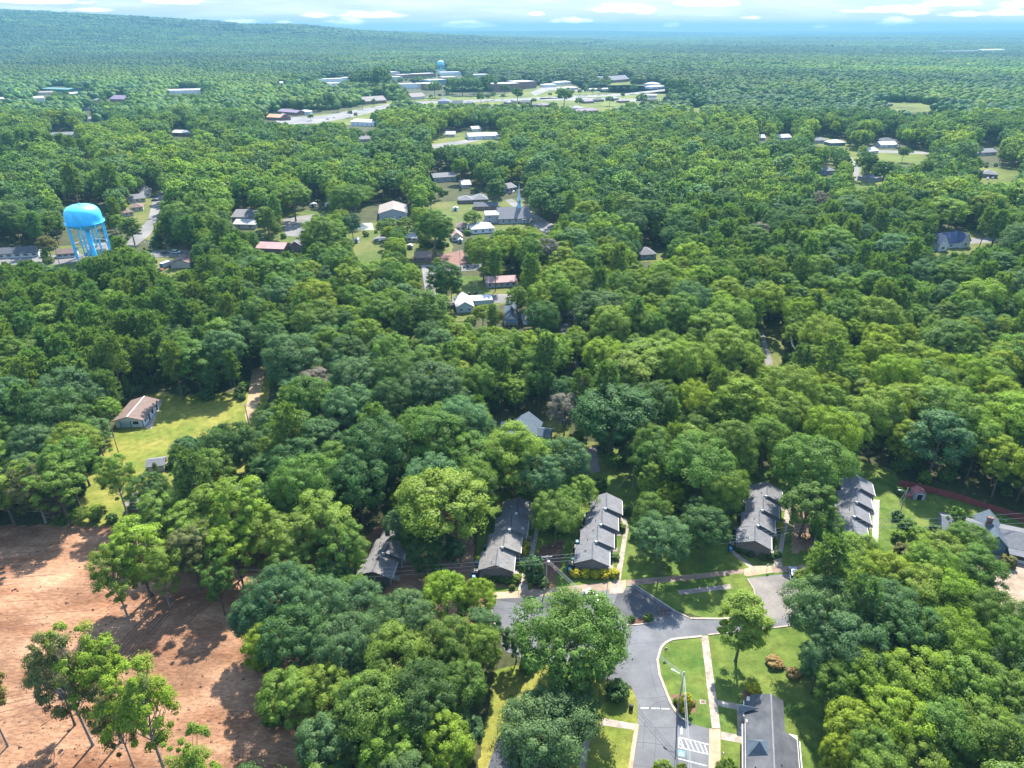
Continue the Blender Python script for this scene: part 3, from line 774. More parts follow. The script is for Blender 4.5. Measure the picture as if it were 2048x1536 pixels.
def make_ac():
    root = empty('air_conditioner', (0, 0, 0))
    q = MB(); q.box(-.42, .42, -.42, .42, .08, .85); q.build('casing', CONDENSER, root)
    q = MB(); q.lathe([(.34, .853), (.34, .90), (.12, .92)], 12); q.build('fan_guard', DTRIM, root)
    q = MB(); q.box(-.5, .5, -.5, .5, 0, .078); q.build('pad', M_CONC, root)
    return root
def make_bin(body):
    root = empty('wheelie_bin', (0, 0, 0))
    q = MB(); n = 0
    q.v = [(-.25, -.3, .08), (.25, -.3, .08), (.25, .3, .08), (-.25, .3, .08), (-.31, -.38, 1.0), (.31, -.38, 1.0), (.31, .36, 1.0), (-.31, .36, 1.0)]
    q.f = [(0, 3, 2, 1), (4, 5, 6, 7), (0, 1, 5, 4), (1, 2, 6, 5), (2, 3, 7, 6), (3, 0, 4, 7)]; q.m = [0]*6
    q.build('body', body, root)
    q = MB(); q.slab([(-.34, -.42, 1.06), (.34, -.42, 1.06), (.34, .40, 1.12), (-.34, .40, 1.12)], .055); q.build('lid', body, root)
    for s in (-1, 1):
        q = MB(); q.tube([(s*.27, .33, .12), (s*.34, .33, .12)], .12, 10); q.build('wheel', BLACK, root)
    return root
ac0 = make_ac(); binB = make_bin(BLUEBIN); binT = make_bin(TEALBIN); binK = make_bin(BLACK)
first = {'ac': True, 'b': True, 't': True, 'k': True}
def put(proto, key, loc, rz, label, cat, group):
    o = proto if first[key] else copy_tree(proto)
    first[key] = False
    o.location = loc; o.rotation_euler = (0, 0, rz)
    return tag(o, label, cat, group)
for row, st, nm in ROWS:
    for k in range(4):
        if nm == 'the rightmost row' and k in (0,): continue
        rz = row.rotation_euler.z
        put(ac0, 'ac', RW(row, k*st-8.2-.75, k*6+2.2), rz, f'grey boxy air conditioner behind the {ORD[k]} unit of {nm}', 'air conditioner', 'air conditioners behind the apartments')
for row, st, nm, spots in ((rowB, 1.25, 'the row with dark shrubs', [(0, -.1, 'b', 'blue', 'at the front corner'), (0, 4.4, 'b', 'blue', 'behind the nearest unit'), (1, 4.2, 't', 'teal', 'behind the second unit'), (2, 1.3, 'k', 'black', 'behind the third unit'), (3, 2.0, 'k', 'black', 'behind the farthest unit')]),
                           (rowC, 1.0, 'the row with five yellow bushes', [(0, -.1, 'b', 'blue', 'at the front corner'), (0, 3.6, 't', 'teal', 'behind the nearest unit'), (1, 3.8, 'b', 'blue', 'behind the second unit'), (2, 3.7, 'k', 'black', 'behind the third unit')]),
                           (rowD, .9, 'the shaded row', [(0, -.1, 'b', 'blue', 'at the front corner'), (1, .8, 't', 'teal', 'behind the second unit'), (2, 1.0, 'b', 'blue', 'behind the third unit'), (0, 1.0, 'k', 'black', 'behind the nearest unit')])):
    proto = {'b': binB, 't': binT, 'k': binK}
    for k, y, c, cn, where in spots:
        put(proto[c], c, RW(row, k*st-8.2-.35-(.6 if y < 0 else .3), k*6+y), row.rotation_euler.z+.2, f'{cn} lidded wheelie bin {where} of {nm}', 'bin', 'wheelie bins behind the apartments')

# ---- office block by the lower car park
def office():
    a = math.radians(16.5)
    fl = G(1503, 1470, 0)     # on the left wall line
    base = Vector((42.6, 84.0, 0))
    root = empty('office_building', base, -a, 'long low grey roofed building with pyramid dormer beside the accessible bay', 'building')
    # local: y runs back (0 at far end), toward the camera negative
    W1, W2 = 6.2, 9.0
    e = 2.9
    mb = MB(); mb.box(.4, W1, -4.6, 1.2, -.2, e-.03); mb.box(0, W2-.3, -26, -4.62, -.2, e-.03); mb.build('wall', W_CREAM, root)
    xr = 4.3
    mr = MB(); zr = e+1.7
    # left slope in two lengths, right slope in two widths
    mr.slab([(-.1, -4.8, e-.1), (xr, -4.8, zr), (xr, 1.5, zr), (.9, 1.5, e+.25), (.9, .1, e+.25), (-.1, .1, e-.1)], .18)
    mr.slab([(-.35, -26, e-.2), (xr, -26, zr), (xr, -4.802, zr), (-.35, -4.802, e-.2)], .18)
    mr.slab([(xr, -4.8, zr), (W1+.4, -4.8, e+.6), (W1+.4, 1.5, e+.6), (xr, 1.5, zr)], .18)
    mr.slab([(xr, -26, zr), (W2, -26, e-.15), (W2, -5.6, e-.15), (W1+.4, -4.802, e+.6), (xr, -4.802, zr)], .18)
    rf = mr.build('roof', mat('shade_mottled_shingles', (.034, .038, .043), .9, 0, .22, .15, .2, col2=(.105, .106, .11), fine=.15, fscale=9), root)  # dark mottling is tree shade put into the shingle colour
    q = MB(); q.box(xr-.14, xr+.14, -26, 1.4, zr-.03, zr+.05); q.build('ridge_cap', RF_GREY, rf)
    # gable over the door
    def dormer(y0, y1, x0, x1, h, m):
        q = MB(); ym = (y0+y1)/2; zt = e+h
        z0 = e-.05
        q.slab([(x0, y0, z0), (x1, ym, zt), (x0, ym, zt-.25)], .1); q.slab([(x0, ym, zt-.25), (x1, ym, zt), (x0, y1, z0)], .1)
        return q.build('dormer', m, rf)
    dormer(-3.0, -.9, -1.1, 2.2, 1.25, RF_BLUE)
    q = MB(); cx, cy, s = 2.0, -9.5, 1.75; zt = zr+.75; zb = e+.55
    q.tri((cx-s, cy-s, zb-.6), (cx+s, cy-s, zb+.6), (cx, cy, zt)); q.tri((cx+s, cy-s, zb+.6), (cx+s, cy+s, zb+.6), (cx, cy, zt))
    q.tri((cx+s, cy+s, zb+.6), (cx-s, cy+s, zb-.6), (cx, cy, zt)); q.tri((cx-s, cy+s, zb-.6), (cx-s, cy-s, zb-.6), (cx, cy, zt))
    q.quad((cx-s, cy-s, zb-.6), (cx-s, cy+s, zb-.6), (cx+s, cy+s, zb+.6), (cx+s, cy-s, zb+.6)); q.build('skylight', RF_BLUE, rf)
    q = MB(); q.box(-.48, -.352, -26, -4.81, e-.42, e-.2); q.box(-.23, -.102, -3.2, .1, e-.3, e-.08); q.build('gutter', TRIM, rf)
    q = MB(); q.box(W2+.003, W2+.13, -26, -5.6, e-.38, e-.15); q.build('gutter', TRIM, rf)
    for x, y in ((1.5, -13.2), (2.9, -14.2), (2.4, -17.0), (5.6, -12)):
        q = MB(); z = zr-abs(xr-x)*.4; q.tube([(x, y, z-.15), (x, y, z+.4)], .09, 6); q.build('vent_pipe', DTRIM, rf)
    q = MB(); q.box(.15, .95, -4.55, -3.75, e-.12, e+.02, 0); q.box(.3, .8, -4.4, -3.9, e+.021, e+.1, 0); q.build('porch_light_well', TRIM, root)
    for y in (-7, -10, -13, -16): add_window(root, y, .9, 1.2, 1.2, 0, face='left')
    add_door(root, -4.0, 0, face='left', m=DTRIM)
    # ramp railing at the lower end
    q = MB()
    for yy in (-19.5, -18.4):
        q.tube([(-4, yy, .95), (-.1, yy, .95)], .035, 5)
        for xx in (-4, -2.7, -1.4): q.tube([(xx, yy, 0), (xx, yy, .95)], .03, 5)
    q.build('railing', TRIM, root)
    LANDMARKS.append(('the long grey building', 45.5, 76.0))
    return root
OFF = office()
def bottom_left_building():
    A = G(996, 1472, 2.9); B = G(972, 1545, 2.9)
    d = (A-B); rz = math.atan2(d.y, d.x)-math.pi/2
    root = empty('apartment_building', (A.x, A.y, 0), rz, 'dark roofed building with white railing almost covered by a grey-green tree', 'building')
    mb = MB(); wall_mesh(mb, .4, 9, -16, -.5, 2.9, 1.7, 'y'); mb.build('wall', W_TAUPE, root)
    mr = MB(); roof_mesh(mr, .4, 9, -16, -.5, 2.9, 1.7, 'y', .4); mr.build('roof', RF_DARK, root)
    q = MB()
    for y in [-14+k*.9 for k in range(13)]: q.tube([(-.35, y, .05), (-.35, y, 1.0)], .03, 5)
    q.tube([(-.35, -14, 1.0), (-.35, -3.2, 1.0)], .04, 5); q.tube([(-.35, -14, .5), (-.35, -3.2, .5)], .03, 5)
    q.build('railing', TRIM, root)
    q = MB(); q.box(.08, .2, -16, -.2, 2.5, 2.72); q.build('gutter', TRIM, root)
    LANDMARKS.append(('the building with white railing', A.x+4, A.y-7))
bottom_left_building()

# ---- white garage on the left lawn
def garage():
    A = Vector((-125.2, 185.2, 0)); W, D = 8.6, 13.0
    rz = math.radians(-2); hd = math.radians(-6)
    root = empty('garage', A, math.radians(4), 'white garage with brown roof and pale blue door on the left lawn', 'garage')
    mb = MB(); wall_mesh(mb, 0, W, 0, D, 2.7, 1.3, 'y'); mb.build('wall', W_WHITE, root)
    mr = MB(); roof_mesh(mr, 0, W, 0, D, 2.7, 1.3, 'y', .4, .15); rf = mr.build('roof', RF_BROWN, root)
    q = MB(); q.box(W/2-.12, W/2+.12, -.4, D+.4, 3.99, 4.06); q.build('ridge_cap', TRIM, rf)
    q = MB(); q.box(1.7, 4.7, -.08, -.003, 0, 2.15); d = q.build('garage_door', mat('pale_blue_door', (.42, .55, .58), .6, .05, 1.0), root)
    q = MB()
    for zz in (.7, 1.4): q.box(1.75, 4.65, -.10, -.083, zz, zz+.05)
    for k in range(3): q.box(2.1+k*.85, 2.6+k*.85, -.10, -.083, 1.05, 1.2)
    q.build('panel_trim', W_GREY, d)
    q = MB(); q.box(1.5, 1.697, -.10, -.003, 0, 2.3); q.box(4.703, 4.9, -.10, -.003, 0, 2.3); q.build('door_frame', DTRIM, root)
    add_window(root, 6.3, 1.1, 1.5, .85, 0, frame=DTRIM)
    q = MB(); q.box(W-.25, W-.02, -.05, -.003, 0, 2.6); q.build('corner_trim', DTRIM, root)
    for y, w in ((1.6, .9), (2.8, .9)): add_window(root, y, 1.0, w, .9, W, face='right', frame=TRIM)
    add_door(root, 4.4, W, face='right', m=DTRIM); add_window(root, 7.2, .9, 1.1, 1.3, W, face='right', frame=DTRIM); add_door(root, 10.6, W, 1.1, 2.2, face='right', m=BLACK)
    LANDMARKS.append(('the white garage', -121, 191))
    sheet('garage_apron', [(290, 856), (303, 858), (326, 800), (318, 798)], .03, M_CONC)
garage()

# ---- the two water towers
def water_tower(loc, s, label, main=True):
    root = empty('water_tower', loc, 0, label, 'water tower')
    BL = mat('tank_blue', (.075, .60, .95), .5, .10, .5, spec=.35, stretch=(1, 1, .12), fine=.08, fscale=3, blotch=.12, bscale=.25)
    BT = mat('tank_blue_faded', (.22, .62, .74), .5, .07, .15)
    m = BL if main else BT
    prof = [(1.4, 15.9), (3.6, 16.2), (6.0, 17.0), (7.8, 18.2), (8.65, 19.5), (8.85, 21.0), (8.85, 23.4), (8.6, 25.1), (7.9, 26.7), (6.6, 27.9), (4.7, 28.7), (2.4, 29.1), (.05, 29.2)]
    q = MB(); q.lathe([(r*s, z*s) for r, z in prof], 48); q.build('tank', m, root, smooth=True)
    q = MB(); q.lathe([(.5*s, 29.1*s), (.5*s, 29.6*s), (.2*s, 29.8*s)], 12); q.build('vent_cap', m, root)
    q = MB(); q.lathe([(8.7*s, 19.6*s), (9.7*s, 19.6*s), (9.7*s, 19.75*s), (8.8*s, 19.75*s)], 48); w = q.build('walkway', m, root)
    q = MB()
    for zz in (20.25, 20.75):
        ring = [(9.65*s*math.cos(t), 9.65*s*math.sin(t), zz*s) for t in [2*math.pi*k/48 for k in range(49)]]
        q.tube(ring, .045*s, 4, cap=False)
    for k in range(32):
        t = 2*math.pi*k/32; q.tube([(9.65*s*math.cos(t), 9.65*s*math.sin(t), 19.7*s), (9.65*s*math.cos(t), 9.65*s*math.sin(t), 20.75*s)], .035*s, 4)
    q.build('railing', m, w)
    q = MB(); q.lathe([(1.8*s, -.1), (1.4*s, 1.2*s), (1.35*s, 16.1*s)], 20); q.build('riser', m, root, smooth=True)
    n = 8; legs = []
    for k in range(n):
        t = 2*math.pi*(k+.35)/n; x, y = 8.75*s*math.cos(t), 8.75*s*math.sin(t); legs.append((x, y))
        q = MB(); q.tube([(x*1.02, y*1.02, -.1), (x*1.0, y*1.0, 20.2*s)], .40*s, 8); q.build('leg', m, root)
    for k in range(n):
        a, b = legs[k], legs[(k+1) % n]
        q = MB(); q.tube([(*a, 8.2*s), (*b, 8.2*s)], .2*s, 5); q.build('strut', RF_WHITE if main else m, root)
        q = MB()
        q.tube([(*a, .6), (*b, 8.0*s)], .05*s, 4); q.tube([(*b, .6), (*a, 8.0*s)], .05*s, 4); q.tube([(*a, 8.4*s), (*b, 19.5*s)], .05*s, 4); q.tube([(*b, 8.4*s), (*a, 19.5*s)], .05*s, 4)
        q.build('tie_rod', m, root)
    q = MB()
    a = legs[2]
    for dx in (-.25, .25): q.tube([(a[0]*1.08+dx, a[1]*1.08, 0), (a[0]*1.08+dx, a[1]*1.08, 20.4*s)], .04, 4)
    for zz in range(1, int(20*s)): q.tube([(a[0]*1.08-.25, a[1]*1.08, zz), (a[0]*1.08+.25, a[1]*1.08, zz)], .03, 4)
    q.build('ladder', m, root)
    return root
water_tower((-230, 366, 0), 1.0, 'big bright blue water tower on eight legs above the trees')
LANDMARKS.append(('the big blue water tower', -230, 366))
water_tower(tuple(G(882, 147)), 1.12, 'small faded turquoise water tower far off in the town', False)

# ---- church with steeple
def church():
    A, B = G(998, 448), G(1060, 446)
    W = (B-A).length
    root = empty('church', A, math.atan2(B.y-A.y, B.x-A.x), 'grey roofed church with a slender pale blue steeple', 'church')
    D = 17
    mb = MB(); wall_mesh(mb, 0, W, 0, D, 3.6, 5.2, 'x'); mb.build('wall', W_GREY, root)
    mr = MB(); roof_mesh(mr, 0, W, 0, D, 3.6, 5.2, 'x', .6, .25); rf = mr.build('roof', RF_GREY, root)
    mb = MB(); mb.box(-8.5, -.05, 2, 12, -.2, 5.6); mb.build('annex', W_GREY, root)
    mr = MB(); roof_mesh(mr, -8.5, -.1, 2, 12, 5.6, 1.6, 'x', .4, .2); mr.build('annex_roof', RF_PALE, root)
    for x in (3, 7, 11): add_window(root, x, 1.0, 1.2, 1.8, 0)
    for z in (.9, 3.4): add_window(root, -6, z, 1.3, 1.2, 2.0)
    mb = MB(); mb.box(W-5.5, W-.5, -2.2, -.05, 2.7, 2.95); mb.build('porch_roof', RF_GREY, root)
    q = MB()
    for x in (W-5.3, W-3, W-.8): q.box(x-.12, x+.12, -2.1, -1.86, 0, 2.69)
    q.build('porch_post', TRIM, root)
    sx = W*.70
    STEEP = mat('steeple_blue', (.40, .62, .68), .5, .05, 1.0)
    mb = MB(); mb.box(sx-1.3, sx+1.3, D/2-1.3, D/2+1.3, 7.2, 10.6); st = mb.build('steeple_base', STEEP, root)
    q = MB(); q.lathe([(1.15, 10.6), (1.1, 13.0), (1.3, 13.05), (1.25, 13.3), (.55, 16.0), (.06, 23.5)], 8, (sx, D/2)); q.build('spire', STEEP, st)
    q = MB()
    for k in range(4):
        t = k*math.pi/2; q.box(sx+1.0*math.cos(t)-.25, sx+1.0*math.cos(t)+.25, D/2+1.0*math.sin(t)-.25, D/2+1.0*math.sin(t)+.25, 11.0, 12.6)
    q.build('louver', GLASS, st)
    LANDMARKS.append(('the church with the steeple', A.x+W/2, A.y+8))
church()

# ---- houses seen in the middle distance
H = house
H('long white house with dark roof and black shutters by the road, far left', (-40, 520), (78, 513), 9.5, 2.9, 2.0, 'x', W_WHITE, RF_DARK, 7, shutters=True, landmark='the long white house')
H('little white cottage with grey roof behind the water tower legs', (114, 517), (152, 514), 7, 2.6, 1.8, 'x', W_WHITE, RF_BROWN, 3, shutters=True)
H('cream shed roofed house seen between the water tower legs', (178, 510), (214, 507), 9, 3.0, 2.0, 'x', W_CREAM, RF_TAN, 2)
H('small tan hip roofed house nearest on the lane behind the tower', (263, 423), (287, 421), 9, 2.7, 1.9, 'hip', W_CREAM, RF_BROWN, 2, landmark='the tan house on the lane')
H('grey roofed house second up the lane behind the tower', (258, 407), (292, 403), 12, 2.8, 2.2, 'x', W_CREAM, RF_GREY, 3)
H('pale roofed house third up the lane behind the tower', (282, 396), (302, 394), 12, 2.8, 2.2, 'hip', W_WHITE, RF_TAN, 2)
H('dusky roofed house farthest up the lane behind the tower', (287, 387), (304, 385), 12, 2.8, 2.0, 'hip', W_CREAM, RF_TAN, 2)
H('cream house half hidden by pines at the lane mouth', (250, 434), (268, 431), 10, 2.7, 1.6, 'hip', W_CREAM, RF_BROWN, 2)
H('cream bungalow with grey roof next to the blue trailer', (343, 537), (381, 536), 10, 2.9, 2.0, 'y', W_CREAM, RF_BROWN, 0, landmark='the cream bungalow')
H('long grey metal warehouse left of the empty car park', (465, 446), (520, 446), 22, 4.0, 2.4, 'x', W_GREY, RF_GREY, 0, name='warehouse', cat='warehouse')
H('low pale roofed annex in front of the grey metal warehouse', (468, 457), (512, 458), 12, 3.0, 1.6, 'x', W_CREAM, RF_PALE, 2, name='warehouse', cat='warehouse')
H('red metal roofed house hidden in the trees', (514, 505), (568, 507), 11, 2.8, 2.0, 'x', W_BRICK, RF_PINK, 3, landmark='the red roofed house')
H('brick house with grey gable and tall white windows', (580, 502), (604, 502), 12, 3.2, 2.4, 'y', W_BRICK, RF_GREY, 2, wh=1.6)
H('small grey roofed house sunk among the trees left of the red roof', (452, 522), (484, 522), 9, 2.6, 1.8, 'hip', W_CREAM, RF_TAN, 2)
H('tan metal hall with broad gable facing the mown field', (759, 440), (815, 438), 24, 4.4, 2.6, 'y', W_GREY, RF_TAN, 2, name='metal_hall', cat='hall', door=.55, landmark='the tan metal hall')
H('dark hip roofed house at the left of a joined pair', (919, 408), (946, 407), 11, 2.7, 2.2, 'hip', W_BRICK, RF_GREY, 3)
H('larger dark hip roofed house right of the joined pair', (947, 407), (976, 406), 13, 2.8, 2.6, 'hip', W_BRICK, RF_GREY, 3)
H('long low brick ranch house behind the bright mown yard', (949, 421), (996, 420), 11, 2.8, 1.8, 'x', W_BRICK, RF_DARK, 4, landmark='the brick ranch house')
H('small house with pinkish gable behind the round oak', (904, 483), (925, 482), 9, 2.8, 2.6, 'y', W_CREAM, RF_PINK, 2, door=.75, landmark='the pinkish gabled house')
H('dim hip roofed cottage behind the pinkish gabled house', (912, 463), (932, 463), 9, 2.7, 2.0, 'hip', W_CREAM, RF_BROWN, 2)
H('grey hip roofed house below the church annex', (944, 468), (988, 465), 13, 3.0, 2.6, 'hip', W_WHITE, RF_PALE, 3)
H('little grey cottage below the tan metal hall', (814, 484), (834, 484), 8, 2.6, 1.8, 'x', W_CREAM, RF_PALE, 2)
H('brown roofed house with white fascia beside the red clay bank', (829, 525), (862, 525), 11, 2.9, 1.8, 'x', W_BRICK, RF_BROWN, 2, landmark='the brown roofed house')
H('long grey house with pinkish roof by the bright green yard', (974, 576), (1033, 573), 9, 2.8, 1.6, 'x', W_GREY, RF_PINK, 5, landmark='the long house with pinkish roof')
e_, W_ = H('pale mint house with white gable roof and lean-to annex', (914, 626), (947, 624), 12, 3.0, 2.2, 'y', W_MINT, RF_WHITE, 2, wh=.8, landmark='the mint house')
q = MB(); q.box(W_+.05, W_+9.5, 8.2, 12.5, 0, 2.3); q.build('annex', W_MINT, e_)
q = MB(); q.slab([(W_+.05, 7.8, 2.35), (W_+9.8, 7.8, 2.35), (W_+9.8, 13, 3.1), (W_+.05, 13, 3.1)], .15); q.build('annex_roof', RF_WHITE, e_)
e_, W_ = H('dark blue roofed house with a white porch among trees', (1010, 650), (1034, 650), 15, 2.8, 2.2, 'y', W_WHITE, RF_BLUE, 0, landmark='the dark blue roofed house')
q = MB(); q.slab([(-.4, -3, 2.3), (W_+.4, -3, 2.3), (W_+.4, -.5, 2.75), (-.4, -.5, 2.75)], .15); q.build('porch_roof', RF_BLUE, e_)
q = MB()
for x in (0, W_/3, W_*2/3, W_): q.tube([(x, -2.8, 0), (x, -2.8, 2.2)], .1, 5)
q.build('porch_post', TRIM, e_)
H('white shed with grey roof right of the dark blue roofed house', (1047, 650), (1066, 649), 7, 2.6, 1.4, 'x', W_WHITE, RF_GREY, 0)
H('dark trailer home under the trees by the power line', (1112, 644), (1168, 640), 6, 2.8, .9, 'x', W_BRICK, RF_DARK, 3, landmark='the dark trailer home')
H('small grey hip roofed house alone in the right woods', (1281, 519), (1312, 517), 11, 2.7, 2.4, 'hip', W_GREY, RF_GREY, 2, landmark='the small hip roofed house')
# white house with two front gables
def twin_gable():
    A, B = G(1876, 503), G(1942, 496)
    W = (B-A).length
    root = empty('house', A, math.atan2(B.y-A.y, B.x-A.x), 'white house with two steep front gables and navy roof at right', 'house')
    mb = MB(); mb.box(0, 6, 0, 12, -.2, 4.6); mb.box(6.02, W-6.5, 3, 12, -.2, 3.2); mb.box(W-6.48, W, 1.5, 12, -.2, 4.2)
    mb_gable(mb, [(0, 0), (6, 0)], 3, 4.6, 4.2, .12, 'y', 0); mb_gable(mb, [(W-6.48, 1.5), (W, 1.5)], W-3.24, 4.2, 3.9, .12, 'y', 0)
    mb.build('wall', W_WHITE, root)
    mr = MB(); roof_mesh(mr, 0, 6, 0, 12, 4.6, 4.2, 'y', .3); roof_mesh(mr, W-6.48, W, 1.5, 12, 4.2, 3.9, 'y', .3)
    roof_mesh(mr, 5, W-5.5, 3, 12.5, 3.4, 4.6, 'x', .3); mr.build('roof', RF_NAVY, root)
    add_window(root, 3, 1.2, 2.2, 1.2, 0); add_window(root, 3, 5.4, .6, .8, 0); add_window(root, W-3.2, 1.4, 1.6, 1.2, 1.5); add_window(root, W/2, 1.2, 2.0, 1.0, 3)
    LANDMARKS.append(('the twin gabled white house', A.x+W/2, A.y+6))
twin_gable()
# blue cottage in the hollow
def blue_cottage():
    A, B = G(1062, 868), G(1080, 872)
    root = empty('house', G(1042, 893), math.radians(-15), 'blue cottage with cross gabled grey roof in the shady hollow', 'house')
    mb = MB(); wall_mesh(mb, -5.5, 4.5, 0, 13, 3.2, 3.6, 'y'); mb.box(4.55, 9, 5, 10.5, -.2, 2.6); mb.box(-9, -5.55, 6, 10, -.2, 2.9); mb.build('wall', W_BLUE, root)
    mr = MB(); roof_mesh(mr, -5.5, 4.5, 0, 13, 3.2, 3.6, 'y', .4); roof_mesh(mr, 3.5, 9, 5, 10.5, 2.6, 1.3, 'x', .4); roof_mesh(mr, -9, -4.5, 6, 10, 2.9, 1.4, 'x', .4); mr.build('roof', RF_BLUE, root)  # darker shingle colour stands in for tree shade on this roof
    q = MB()
    for x in (5.5, 8.8): q.box(x-.1, x+.1, 3.6, 3.8, 0, 2.5)
    q.build('porch_post', TRIM, root)
    add_window(root, -2, 1, 1.2, 1.3, 0); add_window(root, 2, 1, 1.2, 1.3, 0)
    root.scale = (.86, .86, .86)
    LANDMARKS.append(('the blue cottage', 4, 168))
blue_cottage()
# brick ranch on the far right with chimney
def neighbour():
    a = G(1884, 1056); rz = math.radians(-22)
    root = empty('house', G(1882, 1071), rz, 'rambling grey roofed house with brick chimney below the red fence', 'house')
    mb = MB(); wall_mesh(mb, 0, 9, 0, 7.5, 2.7, 1.5, 'x'); wall_mesh(mb, 9.02, 14.5, -3, 9, 3.4, 2.6, 'y'); wall_mesh(mb, 14.52, 27, -2, 8, 2.7, 1.9, 'x'); mb.build('wall', W_BLUE, root)
    mr = MB(); roof_mesh(mr, 0, 9.5, 0, 7.5, 2.7, 1.5, 'x', .5); roof_mesh(mr, 14, 27, -2, 8, 2.7, 1.9, 'x', .5); rf = mr.build('roof', shingle('slate_shingles', (.125, .128, .14)), root)
    mr = MB(); roof_mesh(mr, 9.02, 14.5, -3, 9, 3.4, 2.6, 'y', .4); mr.build('cross_roof', RF_BLUE, root)
    q = MB(); q.box(10.0, 11.3, 2.6, 3.5, 4, 7.2); q.box(9.9, 11.4, 2.5, 3.6, 7.203, 7.4); q.build('chimney', mat('dark_brick', (.16, .085, .07), .9, .2, 3), rf)
    q = MB(); q.slab([(15.0, -5, 2.25), (27.3, -5, 2.25), (27.3, -2.6, 2.5), (15.0, -2.6, 2.5)], .15); q.build('porch_roof', MATS['slate_shingles'], root)
    for x in (17, 19.6, 22.2, 24.8): add_window(root, x, .9, 1.2, 1.2, -2)
    add_window(root, 11.7, 1.2, 1.4, 1.2, -3)
    q = MB(); q.box(14.8, 27, -4.9, -4.8, 0, .9); q.build('porch_rail', TRIM, root)
    root.scale = (.88, .88, .88)
    LANDMARKS.append(('the house with brick chimney', 125, 134))
neighbour()
# mobile home roof and junk on the lawn by the dirt lot
H('old low house with patched pale roof beside the clearing trees', (258, 1024), (310, 1020), 5, 2.4, .6, 'x', W_BRICK, mat('patched_roof', (.10, .085, .075), .9, 0, .8, 0, .2, col2=(.40, .36, .33)), 2, landmark='the old patched roof house')
H('small grey roofed outhouse peeping from trees on the left lawn', (298, 946), (330, 942), 4, 2.4, .9, 'x', W_CREAM, RF_GREY, 0, name='outhouse', cat='outhouse')

# ---- the town
T = []
TOWN_CLEAR = []
def town(label, a, b, depth, eave, rise, ridge, wall, roof, nwin, name='house', cat='house', storeys=1):
    A_, B_ = G(*a), G(*b)
    yt = pj(A_.x, A_.y+depth*.8, eave+rise)[1]
    TOWN_CLEAR.append([(a[0]-1, a[1]+1.5), (b[0]+1, b[1]+1.5), (b[0]+1, yt), (a[0]-1, yt)])
    return house(label, a, b, depth, eave, rise, ridge, wall, roof, nwin, name, cat, storeys=storeys, ov=.6, wh=1.3)
town('big brown brick school block, longer left wing', (988, 184), (1040, 182), 40, 14, 0, 'flat', W_BRICK, RF_PALE, 8, 'school', 'school', 2)
town('big brown brick school block, right wing', (1040, 178), (1073, 176), 45, 13, 0, 'flat', W_BRICK, RF_PALE, 6, 'school', 'school', 2)
LANDMARKS.append(('the brick school', G(1030, 178).x, G(1030, 178).y))
town('orange roofed roadside restaurant', (534, 240), (566, 241), 18, 4, 3, 'x', W_BRICK, RF_ORANGE, 4, 'restaurant', 'restaurant')
town('plum gabled wing beside the orange roofed restaurant', (562, 241), (582, 240), 20, 4, 4, 'y', W_BRICK, RF_PURPLE, 2, 'restaurant', 'restaurant')
town('long plum roofed motel behind the orange roof', (556, 228), (594, 231), 16, 4, 2.5, 'x', W_BRICK, RF_PURPLE, 6, 'motel', 'motel')
town('low white shop right of the plum roofed motel', (597, 229), (620, 229), 14, 4, 2, 'hip', W_WHITE, RF_WHITE, 2, 'shop', 'shop')
town('wide white commercial hall below the main road', (702, 251), (748, 253), 26, 5, 2, 'x', W_WHITE, RF_WHITE, 5, 'commercial_hall', 'hall')
town('broad tan gabled building on the road bend', (728, 209), (773, 206), 24, 5, 6, 'x', W_BRICK, RF_TAN, 6, 'community_building', 'building')
town('tan house with plain gable beside the road', (824, 200), (851, 198), 20, 5, 5, 'x', W_CREAM, RF_TAN, 3)
town('navy hip roofed house beside the main road', (876, 208), (898, 208), 18, 4.5, 4.5, 'hip', W_GREY, RF_NAVY, 3)
town('small dark roofed house right of the navy hip roof', (905, 209), (925, 209), 14, 3, 3, 'x', W_WHITE, RF_DARK, 2)
town('low grey house third along the main road', (928, 210), (948, 210), 14, 3, 3, 'hip', W_GREY, RF_GREY, 2)
town('long white metal roofed hall amid the dark woods', (938, 280), (996, 278), 22, 4, 2.2, 'x', W_WHITE, RF_WHITE, 3, 'metal_hall', 'hall')
town('small cream house left of the long white hall', (890, 274), (910, 274), 12, 3.2, 2.5, 'x', W_CREAM, RF_PALE, 2)
town('white cottage behind the long white hall', (945, 263), (962, 262), 12, 3, 2.5, 'x', W_WHITE, RF_PALE, 2)
